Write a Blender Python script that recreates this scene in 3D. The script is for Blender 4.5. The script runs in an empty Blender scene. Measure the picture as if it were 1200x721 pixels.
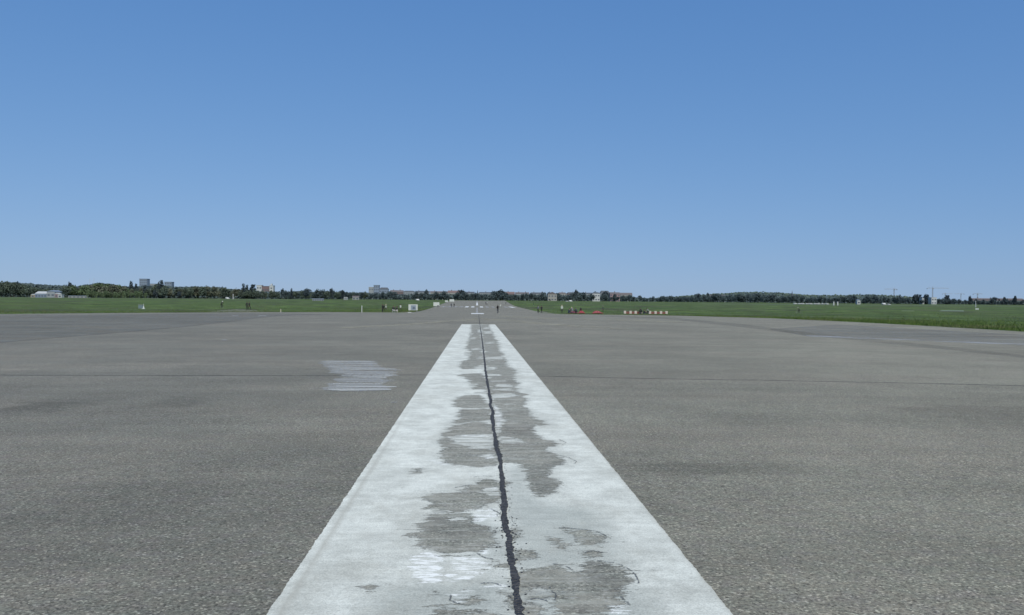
import bpy, bmesh, math, random
import numpy as np
from mathutils import Matrix, Vector, noise as mnoise

random.seed(11); rng = np.random.default_rng(11)
R = math.radians
scn = bpy.context.scene
COL = scn.collection

# ------------------------------------------------------------------ camera
F = 1000.0                        # focal length in photo pixels (photo 1200 x 721)
EYE = Vector((0, 0, 1.6))
CM = Matrix.Rotation(R(-2.35), 3, 'Z') @ Matrix.Rotation(R(90 - 0.59), 3, 'X') @ Matrix.Rotation(R(0.48), 3, 'Z')
cam = bpy.data.cameras.new('camera'); cam.sensor_width = 36; cam.lens = 36 * F / 1200
cam.clip_start = 0.1; cam.clip_end = 20000
co = bpy.data.objects.new('camera', cam); COL.objects.link(co)
co.matrix_world = Matrix.Translation(EYE) @ CM.to_4x4()
scn.camera = co

# ------------------------------------------------------------------ terrain profile (falls away from the camera, then level)
YS = np.concatenate([np.arange(-120, 0, 20), np.arange(0, 60, 3), np.arange(60, 320, 5), np.arange(320, 1000, 40), np.arange(1000, 9001, 500)]).astype(float)
_cp = np.array([-120, 0, 57, 100, 150, 220, 300, 400, 9000.0]); _cz = np.array([.5, 0, -.285, -.66, -1.2, -1.85, -2.15, -2.2, -2.2])
_d = np.arange(-120, 9001, 1.0); _z = np.interp(_d, _cp, _cz)
_k = np.ones(41) / 41; _zs = np.convolve(np.pad(_z, 20, 'edge'), _k, 'valid')
_zs[_d < 40] = _z[_d < 40]
ZS = np.interp(YS, _d, _zs)
def zg(y): return float(np.interp(y, YS, ZS))

def dirpx(px, py):
    return CM @ Vector(((px - 600) / F, -(py - 360.5) / F, -1))
def gp(px, py, tmax=6000.):
    """point of the terrain seen at a photo position"""
    d = dirpx(px, py); t = np.geomspace(1.5, tmax, 4000)
    y = EYE.y + d.y * t; z = EYE.z + d.z * t
    h = z - np.interp(y, YS, ZS)
    i = np.where(h < 0)[0]
    if len(i) == 0: k = len(t) - 1; tt = t[k]
    else:
        k = i[0]; a, b = h[k-1], h[k]; tt = t[k-1] + (t[k] - t[k-1]) * a / (a - b)
    return Vector((d.x * tt, d.y * tt, zg(d.y * tt)))
def at(px, D, py=None):
    """point at depth D under photo column px (on the ground, or at photo row py)"""
    if py is None:
        hy = 349 + (px - 560) * .00583
        d = dirpx(px, hy); t = D / d.y
        return Vector((d.x * t, D, zg(D)))
    d = dirpx(px, py); t = D / d.y
    return Vector((d.x * t, D, EYE.z + d.z * t))
def hpx(px, D, py):               # height above ground at depth D reached by photo row py
    return at(px, D, py).z - zg(D)

# ------------------------------------------------------------------ node helpers
def newmat(name, color=(.5, .5, .5), rough=.85, var=.12, scale=3.0, rand=0., bump=0., metallic=0.):
    m = bpy.data.materials.new(name); m.use_nodes = True
    nt = m.node_tree; N = nt.nodes; L = nt.links
    b = N['Principled BSDF']; b.inputs['Roughness'].default_value = rough; b.inputs['Metallic'].default_value = metallic
    tc = N.new('ShaderNodeTexCoord'); no = N.new('ShaderNodeTexNoise'); no.inputs['Scale'].default_value = scale; no.inputs['Detail'].default_value = 4
    L.new(tc.outputs['Object'], no.inputs['Vector'])
    mx = N.new('ShaderNodeMix'); mx.data_type = 'RGBA'
    mx.inputs[6].default_value = (*[c * (1 - var) for c in color], 1); mx.inputs[7].default_value = (*[min(1, c * (1 + var)) for c in color], 1)
    L.new(no.outputs['Fac'], mx.inputs[0]); out = mx.outputs[2]
    if rand:
        oi = N.new('ShaderNodeObjectInfo'); hs = N.new('ShaderNodeHueSaturation'); mr = N.new('ShaderNodeMapRange')
        mr.inputs[3].default_value = 1 - rand; mr.inputs[4].default_value = 1 + rand
        L.new(oi.outputs['Random'], mr.inputs[0]); L.new(mr.outputs[0], hs.inputs['Value'])
        mr2 = N.new('ShaderNodeMath'); mr2.operation = 'MULTIPLY_ADD'; mr2.inputs[1].default_value = .05; mr2.inputs[2].default_value = .475
        L.new(oi.outputs['Random'], mr2.inputs[0]); L.new(mr2.outputs[0], hs.inputs['Hue'])
        L.new(out, hs.inputs['Color']); out = hs.outputs[0]
    L.new(out, b.inputs['Base Color'])
    if bump:
        bp = N.new('ShaderNodeBump'); bp.inputs['Strength'].default_value = bump; L.new(no.outputs['Fac'], bp.inputs['Height']); L.new(bp.outputs[0], b.inputs['Normal'])
    return m

class G:
    """tiny graph builder"""
    def __init__(s, name):
        s.m = bpy.data.materials.new(name); s.m.use_nodes = True; s.nt = s.m.node_tree
        s.N = s.nt.nodes; s.L = s.nt.links; s.b = s.N['Principled BSDF']; s.out = s.N['Material Output']
        s.tc = s.N.new('ShaderNodeTexCoord').outputs['Object']
    def put(s, v, sock):
        if isinstance(v, bpy.types.NodeSocket): s.L.new(v, sock)
        else: sock.default_value = v
    def math(s, op, a, b=0., c=None, clamp=False):
        n = s.N.new('ShaderNodeMath'); n.operation = op; n.use_clamp = clamp
        s.put(a, n.inputs[0]); s.put(b, n.inputs[1])
        if c is not None: s.put(c, n.inputs[2])
        return n.outputs[0]
    def map(s, sc, loc=(0, 0, 0)):
        n = s.N.new('ShaderNodeMapping'); n.inputs['Scale'].default_value = sc; n.inputs['Location'].default_value = loc
        s.L.new(s.tc, n.inputs['Vector']); return n.outputs[0]
    def noise(s, scale, detail=3, rough=.55, vec=None, dist=0.):
        n = s.N.new('ShaderNodeTexNoise'); n.inputs['Scale'].default_value = scale; n.inputs['Detail'].default_value = detail
        n.inputs['Roughness'].default_value = rough; n.inputs['Distortion'].default_value = dist
        s.L.new(vec if vec is not None else s.tc, n.inputs['Vector']); return n.outputs['Fac']
    def voro(s, scale, out='Color', vec=None, feature='F1'):
        n = s.N.new('ShaderNodeTexVoronoi'); n.inputs['Scale'].default_value = scale; n.feature = feature
        s.L.new(vec if vec is not None else s.tc, n.inputs['Vector']); return n.outputs[out]
    def ramp(s, f, a, b, lo=0., hi=1., smooth=True):
        n = s.N.new('ShaderNodeMapRange'); n.interpolation_type = 'SMOOTHSTEP' if smooth else 'LINEAR'
        s.put(f, n.inputs[0]); n.inputs[1].default_value = a; n.inputs[2].default_value = b
        n.inputs[3].default_value = lo; n.inputs[4].default_value = hi; return n.outputs[0]
    def mix(s, f, a, b, mode='MIX'):
        n = s.N.new('ShaderNodeMix'); n.data_type = 'RGBA'; n.blend_type = mode
        s.put(f, n.inputs[0])
        s.put(a if isinstance(a, bpy.types.NodeSocket) else (*a, 1), n.inputs[6])
        s.put(b if isinstance(b, bpy.types.NodeSocket) else (*b, 1), n.inputs[7]); return n.outputs[2]
    def scale(s, col, f):
        n = s.N.new('ShaderNodeVectorMath'); n.operation = 'SCALE'; s.L.new(col, n.inputs[0]); s.put(f, n.inputs[3]); return n.outputs[0]
    def attr(s, name):
        n = s.N.new('ShaderNodeAttribute'); n.attribute_name = name; return n.outputs['Fac']
    def bump(s, h, strength, dist):
        n = s.N.new('ShaderNodeBump'); n.inputs['Strength'].default_value = strength; n.inputs['Distance'].default_value = dist
        s.L.new(h, n.inputs['Height']); s.L.new(n.outputs[0], s.b.inputs['Normal'])
    def sep(s):
        n = s.N.new('ShaderNodeSeparateXYZ'); s.L.new(s.tc, n.inputs[0]); return n.outputs
    def blob(s, cx, cy, rx, ry, wob=.5, nz=None):
        x, y, _ = s.sep()
        a = s.math('DIVIDE', s.math('SUBTRACT', x, cx), rx); b = s.math('DIVIDE', s.math('SUBTRACT', y, cy), ry)
        d = s.math('SQRT', s.math('ADD', s.math('MULTIPLY', a, a), s.math('MULTIPLY', b, b)))
        if nz is not None: d = s.math('ADD', d, s.math('MULTIPLY', s.math('SUBTRACT', nz, .5), wob * 2))
        return s.ramp(d, .35, 1.25, 1, 0)

def asphalt_color(g, tint=1.0, left=(.152, .147, .122), right=(.206, .199, .155)):
    """bare runway asphalt: aggregate, transverse streaks, patches"""
    x, y, z = g.sep()
    big = g.noise(.12, 4, .6); mid = g.noise(.9, 5, .65, g.map((.8, .8, 1)))
    streak = g.noise(1.0, 3, .6, g.map((.06, 1.6, 1)))
    streak2 = g.noise(1.0, 2, .6, g.map((.5, 14, 1)))
    # darker, coarser lane left of the crack, with lens vignetting painted in
    side = g.ramp(g.math('DIVIDE', g.math('ADD', x, g.math('MULTIPLY', g.math('SUBTRACT', big, .5), 3.)), g.math('ADD', g.math('ABSOLUTE', y), 6.)), -.5, .5, 0, 1)
    c = g.mix(side, left, right)
    v = g.math('MULTIPLY', g.ramp(big, .3, .7, .88, 1.12), g.ramp(mid, .25, .75, .9, 1.1))
    v = g.math('MULTIPLY', v, g.ramp(streak, .3, .7, .95, 1.05))
    v = g.math('MULTIPLY', v, g.ramp(streak2, .3, .7, .98, 1.02))
    ag = g.noise(44., 4, .75); ag2 = g.noise(140., 2, .6)
    v = g.math('MULTIPLY', v, g.ramp(ag, .36, .64, .58, 1.44, False))
    v = g.math('MULTIPLY', v, g.ramp(ag2, .3, .7, .76, 1.24, False))
    vc = g.voro(75., 'Color'); n = g.N.new('ShaderNodeSeparateColor'); g.L.new(vc, n.inputs[0])
    v = g.math('ADD', v, g.ramp(n.outputs[0], .88, .96, 0, .95))
    v = g.math('MULTIPLY', v, g.ramp(n.outputs[1], .86, .95, 1, .55))
    v = g.math('MULTIPLY', v, tint)
    brown = g.noise(.35, 3, .6, g.map((.5, 1, 1), (7, 3, 0)))
    c = g.mix(g.ramp(brown, .42, .66, 0, .5), c, (.205, .186, .148))
    chroma = g.noise(9., 3, .7, g.map((1, 1, 1), (40, 2, 0)))
    c = g.mix(g.ramp(chroma, .35, .65, 0, .22), c, (.15, .185, .15)); c = g.mix(g.ramp(g.noise(6., 3, .7, g.map((1, 1, 1), (4, 22, 0))), .45, .7, 0, .2), c, (.17, .15, .165))
    return g.scale(c, v), ag, mid

def set_principled(g, col, rough=.9):
    g.put(col, g.b.inputs['Base Color']); g.b.inputs['Roughness'].default_value = rough
    g.b.inputs['Specular IOR Level'].default_value = .25

def mat_asphalt():
    g = G('runway asphalt')
    c, ag, mid = asphalt_color(g)
    nz = g.noise(1.6, 7, .75, g.map((.6, 1.2, 1))); fb = g.ramp(g.noise(22., 4, .75), .35, .6, .25, 1.25)
    for px, py, wx, wy, k in ((840, 549, 110, 9, .76), (50, 476, 50, 7, .72), (1190, 487, 130, 14, .8), (880, 493, 90, 10, .9), (205, 473, 55, 8, .82),
                             (680, 430, 80, 10, .93), (420, 560, 90, 26, .88), (60, 620, 170, 60, .9), (660, 612, 60, 30, .93), (1010, 640, 120, 30, .93), (300, 500, 130, 10, 1.1),
                             (700, 560, 50, 14, .9), (730, 590, 60, 14, .86)):
        p = gp(px, py); w = (gp(px + wx, py) - p).length; h = (gp(px, py - wy) - gp(px, py + wy)).length / 2
        c = g.scale(c, g.math('ADD', 1, g.math('MULTIPLY', g.math('MULTIPLY', g.blob(p.x, p.y, w, h, 1.7, nz), fb), k - 1)))
    set_principled(g, c); g.bump(g.math('ADD', ag, g.noise(18., 3)), .75, .012)
    return g.m

def mat_lightasphalt(name, tint, left=(.17, .17, .165), right=(.19, .19, .185), a=.9):
    g = G(name)
    c, ag, mid = asphalt_color(g, tint, left, right); set_principled(g, c); g.bump(ag, .5, .008)
    t = g.N.new('ShaderNodeBsdfTransparent'); mx = g.N.new('ShaderNodeMixShader')
    g.put(g.ramp(g.noise(1., 4, .7, g.map((.15, 1.2, 1))), .3, .6, a * .35, a), mx.inputs[0])
    g.L.new(t.outputs[0], mx.inputs[1]); g.L.new(g.b.outputs[0], mx.inputs[2]); g.L.new(mx.outputs[0], g.out.inputs[0])
    return g.m

def mat_wornpaint(name, col, lo, hi, sc=(.5, 7, 1), amax=1., base=1.):
    g = G(name); x = g.noise(base, 5, .72, g.map(sc)); f = g.noise(30, 3, .7)
    m = g.math('ADD', x, g.math('MULTIPLY', g.math('SUBTRACT', f, .5), .35))
    set_principled(g, g.scale(g.mix(0., col, col), g.ramp(f, .2, .8, .85, 1.15)), .8)
    t = g.N.new('ShaderNodeBsdfTransparent'); mx = g.N.new('ShaderNodeMixShader')
    g.put(g.ramp(m, lo, hi, 0, amax), mx.inputs[0]); g.L.new(t.outputs[0], mx.inputs[1]); g.L.new(g.b.outputs[0], mx.inputs[2]); g.L.new(mx.outputs[0], g.out.inputs[0])
    return g.m

def mat_stripe():
    g = G('flaking white runway paint')
    bare = g.attr('bare'); bright = g.attr('bright'); edge = g.attr('edge'); x, y, z = g.sep()
    n1 = g.noise(3.2, 6, .68, g.map((1, 2.2, 1))); n2 = g.noise(16., 5, .75, g.map((.6, 2.2, 1))); n3 = g.noise(60., 3, .7)
    wob = g.math('ADD', g.math('MULTIPLY', g.math('SUBTRACT', n1, .5), .24), g.math('ADD', g.math('MULTIPLY', g.math('SUBTRACT', n2, .5), .30), g.math('MULTIPLY', g.math('SUBTRACT', n3, .5), .09)))
    streaky = g.noise(1., 4, .7, g.map((1.1, 6.5, 1), (11, 4, 0))); amp = g.math('MAXIMUM', g.ramp(y, 7., 26., .03, .46, False), g.ramp(x, -.1, .15, .26, .03))
    streaky = g.math('MULTIPLY', g.math('SUBTRACT', streaky, .5), amp)
    far_s = g.math('MULTIPLY', g.math('SUBTRACT', g.noise(1., 5, .75, g.map((.7, 1.5, 1), (31, 8, 0))), .5), g.ramp(y, 7., 18., .0, .75, False))
    d = g.math('ADD', g.math('ADD', bare, far_s), g.math('ADD', wob, streaky))
    mask = g.ramp(d, -.003, .005, 0, 1)
    mask = g.math('MULTIPLY', mask, g.ramp(g.noise(6., 5, .75, g.map((.5, 1.8, 1), (14, 3, 0))), .34, .46, .66, 1))
    # stray flakes lost elsewhere
    fl = g.noise(9., 5, .8, g.map((1, 1.6, 1), (3, 9, 2)))
    near = g.ramp(bare, -.45, 0., .0, .11)
    mask = g.math('MAXIMUM', mask, g.ramp(g.math('ADD', fl, near), .735, .75, 0, .9))
    isl = g.attr('isl'); hole = g.ramp(g.noise(1., 5, .75, g.map((1.6, 8, 1), (2, 6, 0))), .46, .60, 0, .75)
    mask = g.math('MAXIMUM', mask, g.math('MULTIPLY', isl, hole))
    fade = g.ramp(d, -.14, 0., 0, 1)
    # paint colours
    gro = g.noise(1., 3, .6, g.map((1.2, 42, 1))); dirt = g.noise(1.9, 6, .72, g.map((1.2, .8, 1), (5, 5, 0)))
    p = g.mix(g.ramp(dirt, .35, .68, 0, 1), (.675, .705, .64), (.51, .53, .475))
    p = g.mix(g.math('MULTIPLY', fade, .32), p, (.44, .46, .41))
    zone = g.attr('thin')
    p = g.mix(g.math('MULTIPLY', zone, .75), p, (.40, .43, .39))
    p = g.mix(g.math('MULTIPLY', isl, .45), p, (.46, .48, .44))
    p = g.mix(g.ramp(g.noise(.9, 6, .75, g.map((1, .6, 1), (60, 3, 0))), .48, .70, 0, .5), p, (.47, .475, .41))
    p = g.scale(p, g.ramp(gro, .3, .7, .965, 1.03))
    sp = g.noise(45., 4, .75, g.map((1, 1.5, 1), (1, 1, 1)))
    p = g.scale(p, g.ramp(sp, .25, .5, .70, 1.02))
    p = g.scale(p, g.ramp(g.noise(5., 4, .7, g.map((.7, 1.6, 1), (2, 9, 0))), .3, .7, .90, 1.06))
    p = g.scale(p, g.ramp(y, 3.5, 9., .90, 1.0))
    p = g.scale(p, g.ramp(g.noise(95., 3, .8), .3, .7, .80, 1.16)); p = g.scale(p, g.ramp(g.noise(28., 5, .8, g.map((1, 1.5, 1), (6, 6, 0))), .60, .72, 1, .66))
    bm = g.ramp(g.math('ADD', bright, g.math('MULTIPLY', wob, 1.)), -.01, .015, 0, 1)
    holes = g.ramp(g.noise(11., 5, .75, g.map((.5, 2.2, 1), (2, 2, 2))), .45, .58, .05, 1)
    p = g.mix(g.math('MULTIPLY', bm, holes), p, (.78, .81, .78))
    p = g.mix(g.math('MULTIPLY', edge, .8), p, (.36, .36, .31))
    # ground under the lost paint: asphalt stained with paint dust
    a, ag, mid = asphalt_color(g, 1.0, (.250, .250, .208), (.238, .238, .196))
    smear = g.noise(1., 4, .7, g.map((1.2, 9, 1), (4, 1, 0)))
    a = g.mix(g.ramp(smear, .42, .72, .0, .6), a, (.42, .44, .39))
    a = g.mix(g.ramp(g.noise(2.6, 5, .7, g.map((1, 1.5, 1), (21, 2, 0))), .42, .62, 0, .55), a, (.33, .325, .275))
    a = g.mix(g.ramp(g.noise(13., 5, .8, g.map((.7, 1.6, 1), (1, 12, 0))), .54, .64, 0, .55), a, (.48, .50, .46))
    a = g.scale(a, g.ramp(g.noise(7., 5, .75, g.map((.6, 1.6, 1), (8, 2, 0))), .3, .7, .80, 1.12))
    a = g.scale(a, g.ramp(g.attr('dark'), 0, 1, 1, .78))
    lines = g.ramp(g.noise(1., 2, .5, g.map((2, 30, 1), (8, 2, 0))), .3, .7, .93, 1.06)
    a = g.scale(a, g.math('MULTIPLY', lines, .93))
    c = g.mix(mask, p, a)
    c = g.mix(g.ramp(g.math('ABSOLUTE', g.math('ADD', d, .003)), .0, .009, .55, 0), c, (.11, .11, .10))  # shadow rim where the paint ends, painted into the colour
    set_principled(g, c, .8)
    hgt = g.math('ADD', g.math('MULTIPLY', g.math('SUBTRACT', 1, mask), 1.), g.math('ADD', g.math('MULTIPLY', n3, .18), g.math('MULTIPLY', g.math('MULTIPLY', ag, mask), .6)))
    hgt = g.math('ADD', hgt, g.math('MULTIPLY', gro, .12))
    g.bump(hgt, .9, .007)
    return g.m

def mat_grass():
    g = G('field grass')
    a = g.noise(.035, 5, .6, g.map((.5, 1, 1))); b = g.noise(.5, 4, .65, g.map((.5, 1, 1))); c_ = g.noise(1., 5, .65, g.map((.035, .016, 1), (30, 4, 0)))
    c = g.mix(g.ramp(a, .38, .62, 0, 1), (.058, .098, .026), (.088, .134, .034))
    c = g.mix(g.ramp(c_, .48, .60, 0, .75), c, (.070, .078, .042))
    c = g.scale(c, g.ramp(b, .25, .75, .68, 1.28)); c = g.scale(c, g.ramp(g.noise(1., 5, .7, g.map((.12, .05, 1), (9, 9, 0))), .40, .60, .62, 1.30))
    c = g.scale(c, g.ramp(g.noise(14, 3, .7), .3, .7, .75, 1.25))
    set_principled(g, c, .95); g.bump(g.math('ADD', b, g.noise(4, 3, .7)), .7, .25)
    return g.m

def mat_crack():
    g = G('tar filled crack'); n = g.noise(28, 5, .75); v = g.voro(45, 'Distance')
    c = g.mix(g.ramp(n, .3, .72, 0, 1), (.026, .027, .028), (.10, .10, .10)); set_principled(g, c, .75)
    g.bump(g.math('ADD', n, v), 1., .02); return g.m

# ------------------------------------------------------------------ object helpers
def tag(o, label=None, cat=None, group=None, kind=None):
    if label: o['label'] = label
    if cat: o['category'] = cat
    if group: o['group'] = group
    if kind: o['kind'] = kind
    return o
def mesh_obj(name, bm, mats, parent=None, smooth=False):
    me = bpy.data.meshes.new(name); bm.to_mesh(me); bm.free()
    for m in (mats if isinstance(mats, (list, tuple)) else [mats]): me.materials.append(m)
    if smooth:
        for p in me.polygons: p.use_smooth = True
    o = bpy.data.objects.new(name, me); COL.objects.link(o)
    if parent: o.parent = parent
    return o
def thing(name, loc, rz, label, cat, group=None):
    o = bpy.data.objects.new(name, None); COL.objects.link(o); o.location = loc; o.rotation_euler = (0, 0, rz)
    o.empty_display_size = .3
    return tag(o, label, cat, group)
def dup(root, loc, rz, label, group=None, scale=None):
    r = root.copy(); COL.objects.link(r); r.location = loc; r.rotation_euler = (0, 0, rz)
    r['label'] = label
    if group: r['group'] = group
    if scale is not None: r.scale = scale
    for ch in list(root.children):
        c = ch.copy(); COL.objects.link(c); c.parent = r
        for gg in list(ch.children):
            d = gg.copy(); COL.objects.link(d); d.parent = c
    return r
def box(bm, x0, x1, y0, y1, z0, z1, mi=0, bevel=0):
    vs = [bm.verts.new((x, y, z)) for z in (z0, z1) for y in (y0, y1) for x in (x0, x1)]
    fs = []
    for q in ((0, 2, 3, 1), (4, 5, 7, 6), (0, 1, 5, 4), (1, 3, 7, 5), (3, 2, 6, 7), (2, 0, 4, 6)):
        f = bm.faces.new([vs[i] for i in q]); f.material_index = mi; fs.append(f)
    if bevel:
        es = list({e for f in fs for e in f.edges})
        bmesh.ops.bevel(bm, geom=es, offset=bevel, segments=2, affect='EDGES', profile=.6)
    return vs
def tube(bm, a, b, r0, r1=None, n=8, mi=0, cap=True):
    a, b = Vector(a), Vector(b); r1 = r0 if r1 is None else r1; d = (b - a).normalized()
    u = d.orthogonal().normalized(); w = d.cross(u)
    A = [bm.verts.new(a + (u * math.cos(k * 2 * math.pi / n) + w * math.sin(k * 2 * math.pi / n)) * r0) for k in range(n)]
    B = [bm.verts.new(b + (u * math.cos(k * 2 * math.pi / n) + w * math.sin(k * 2 * math.pi / n)) * r1) for k in range(n)]
    for k in range(n):
        f = bm.faces.new((A[k], A[(k+1) % n], B[(k+1) % n], B[k])); f.material_index = mi
    if cap:
        f = bm.faces.new(A[::-1]); f.material_index = mi; f = bm.faces.new(B); f.material_index = mi
def BM(): return bmesh.new()

def sheet(name, poly, off, mat, kind='structure', label=None):
    """flat polygon (list of x,y) draped on the terrain, off metres above it"""
    bm = BM(); bm.faces.new([bm.verts.new((p[0], p[1], 0)) for p in poly])
    ys = [p[1] for p in poly]; lo, hi = min(ys), max(ys)
    for s in YS:
        if lo < s < hi:
            bmesh.ops.bisect_plane(bm, geom=bm.verts[:] + bm.edges[:] + bm.faces[:], plane_co=(0, s, 0), plane_no=(0, 1, 0), dist=1e-5)
    for v in bm.verts: v.co.z = zg(v.co.y) + off
    bmesh.ops.triangulate(bm, faces=[f for f in bm.faces if len(f.verts) > 4])
    bmesh.ops.recalc_face_normals(bm, faces=bm.faces)
    for f in bm.faces:
        if f.normal.z < 0: f.normal_flip()
    o = mesh_obj(name, bm, mat); tag(o, kind=kind, label=label); return o
def pxpoly(pts): return [tuple(gp(*p)[:2]) for p in pts]

# ------------------------------------------------------------------ ground
M_grass = mat_grass(); M_asph = mat_asphalt()
bm = BM(); XS = [-9000, -3000, -900, -300, -100, -30, 0, 30, 100, 300, 900, 3000, 9000]
rows = [[bm.verts.new((x, y, zg(y))) for x in XS] for y in YS]
for a, b in zip(rows[:-1], rows[1:]):
    for i in range(len(XS) - 1): bm.faces.new((a[i], a[i+1], b[i+1], b[i]))
tag(mesh_obj('ground', bm, M_grass), kind='structure')

# runway and apron outline (right-hand edge, then the left-hand one back)
def jag(pts, amp, step):
    out = []
    for (x0, y0), (x1, y1) in zip(pts[:-1], pts[1:]):
        L = math.hypot(x1 - x0, y1 - y0); n = max(1, min(60, int(L / step)))
        for k in range(n):
            t = k / n; x = x0 + (x1 - x0) * t; y = y0 + (y1 - y0) * t
            out.append((x + amp * mnoise.noise(Vector((x * .3, y * .3, 0))) + amp * .6 * mnoise.noise(Vector((x * 1.7, y * 1.7, 3))), y))
    out.append(pts[-1]); return out
rpx = [(1200, 389), (1100, 383), (1000, 377.6), (900, 373), (800, 370.2), (720, 369), (660, 368.4), (642, 367.6), (630, 365.3), (620, 363), (610, 360.6), (603, 358.6), (598, 356.2), (594, 353.6), (591.5, 352.4)]
right = [tuple(gp(*p)[:2]) for p in rpx]
lpx = [(0, 368.2), (100, 367.2), (200, 366.5), (300, 366), (400, 366), (470, 366.4), (486, 365.8), (496, 364), (505, 361.3), (513, 358.4), (520, 355.6), (525, 353.6), (529, 352.2)]
left = [tuple(gp(*p)[:2]) for p in lpx]
ylast = 1500
kx = gp(559, 352.2)
right_all = [(46, -100), (right[0][0] + 3, right[0][1] - 25)] + right + [(30, ylast)]
left_all = [(-190, -100), (left[0][0] - 45, left[0][1] - 50)] + left + [(-22, ylast)]
right_j = jag(right_all, .35, 2.5); left_j = jag(left_all, .35, 2.5)
sheet('runway', right_j + left_j[::-1], .004, M_asph)

# patches of other asphalt, joints
M_light = mat_lightasphalt('pale worn asphalt', 1.0, (.18, .185, .168), (.2, .2, .19), .7)
M_lightr = mat_lightasphalt('pale asphalt lane', 1.0, (.2, .205, .195), (.215, .222, .21), .5)
M_dark = mat_lightasphalt('dark asphalt seam', .82, (.12, .125, .12), (.16, .16, .15), .22)
sheet('apron', pxpoly([(-40, 405), (60, 396.5), (150, 389), (230, 381.5), (290, 374.5), (330, 370.2), (390, 368.4), (300, 367.6), (200, 368), (100, 369), (0, 370), (-40, 370.6)]), .008, M_light)
sheet('asphalt_lane', pxpoly([(1240, 408), (1200, 405), (1080, 399.5), (945, 394.2), (900, 386), (980, 380.5), (1100, 387), (1240, 395)]), .008, M_lightr)
sheet('asphalt_seam', pxpoly([(700, 371), (780, 374), (860, 382.5), (960, 395), (1060, 405), (1240, 424), (1240, 421), (1070, 402), (960, 391.5), (870, 380), (790, 372.6), (720, 370.4)]), .008, M_dark)
sheet('asphalt_seam', pxpoly([(-40, 405.6), (60, 397.2), (150, 389.7), (230, 382.3), (290, 375.5), (289, 374.9), (229, 381.6), (149, 389.0), (59, 396.5), (-40, 404.9)]), .010, M_dark)
M_fade = mat_wornpaint('faded lane paint', (.42, .44, .45), .42, .62, (.25, 3, 1), .8)
sheet('lane_marking', pxpoly([(945, 394.4), (1010, 397.4), (1080, 400.2), (1240, 406.5), (1240, 404.6), (1080, 398.8), (1010, 396.0), (945, 393)]), .014, M_fade)
M_yel = mat_wornpaint('faded yellow guide line', (.34, .33, .25), .35, .62, (.4, 1.5, 1), .85)
def ribbon(name, pts, th, off, mat, jit=0.):
    up = [(x, y - th / 2) for x, y in pts]; dn = [(x, y + th / 2) for x, y in pts][::-1]
    return sheet(name, pxpoly(up + dn), off, mat)
ribbon('guide_line', [(400, 384.5), (450, 382), (490, 379.3), (525, 376.5), (560, 374)], 1.5, .008, M_yel)
ribbon('guide_line', [(563, 374), (590, 375.2), (625, 378.5), (670, 382), (740, 386)], 1.5, .008, M_yel)
ribbon('guide_line', [(585, 371), (640, 373), (720, 375), (800, 378)], 1.2, .012, M_yel)

def wiggle_strip(name, pts, w, off, mat, n, rough, freq=6.):
    """thin irregular strip along world points pts, w metres wide"""
    P = [np.array(p) for p in pts]; S = [0]
    for a, b in zip(P[:-1], P[1:]): S.append(S[-1] + np.linalg.norm(b - a))
    s = np.geomspace(1, 1 + S[-1], n) - 1 if n > 600 else np.linspace(0, S[-1], n)
    X = np.interp(s, S, [p[0] for p in P]); Y = np.interp(s, S, [p[1] for p in P]); bm = BM(); prev = None
    for i in range(n):
        j = min(i + 1, n - 1); k = max(i - 1, 0); d = Vector((X[j] - X[k], Y[j] - Y[k])).normalized(); nx, ny = -d.y, d.x
        wb = rough * .5 * mnoise.noise(Vector((s[i] * 1.3, 5, 0)))
        ww = w(s[i], Y[i]) if callable(w) else w
        f = freq
        a = ww * (.5 + rough * 8 * mnoise.noise(Vector((s[i] * f, 0, 0))) + rough * 7 * mnoise.noise(Vector((s[i] * f * 4, 7, 0))))
        b = ww * (.5 + rough * 8 * mnoise.noise(Vector((s[i] * f, 20, 0))) + rough * 9 * mnoise.noise(Vector((s[i] * f * 4, 27, 0))))
        a = max(a, ww * .18); b = max(b, ww * .18)
        l = bm.verts.new((X[i] + nx * (wb + a), Y[i] + ny * (wb + a), zg(Y[i] + ny * a) + off)); r = bm.verts.new((X[i] + nx * (wb - b), Y[i] + ny * (wb - b), zg(Y[i] - ny * b) + off))
        if prev: bm.faces.new((prev[1], r, l, prev[0]))
        prev = (l, r)
    bmesh.ops.recalc_face_normals(bm, faces=bm.faces)
    o = mesh_obj(name, bm, mat); tag(o, kind='structure'); return o
M_crack = mat_crack()
M_joint = mat_wornpaint('thin joint tar', (.04, .04, .04), .30, .44, (2.5, 1, 1), .95)
jl = [tuple(gp(x, y)[:2]) for x, y in [(-60, 439.5), (0, 440), (200, 440.5), (380, 440.5), (520, 439.6)]]
jr = [tuple(gp(x, y)[:2]) for x, y in [(600, 440.4), (760, 444), (900, 446.2), (1050, 449), (1200, 452.5), (1260, 454)]]
jm = [jl[-1], jr[0]]
wiggle_strip('joint', jl + jr, lambda s_, y: .075 + .03 * mnoise.noise(Vector((s_ * .4, 0, 0))), .006, M_joint, 500, .03, 3.)
M_pale_joint = mat_wornpaint('faint joint', (.13, .13, .125), .4, .6, (1, 1, 1), .55)

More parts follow.
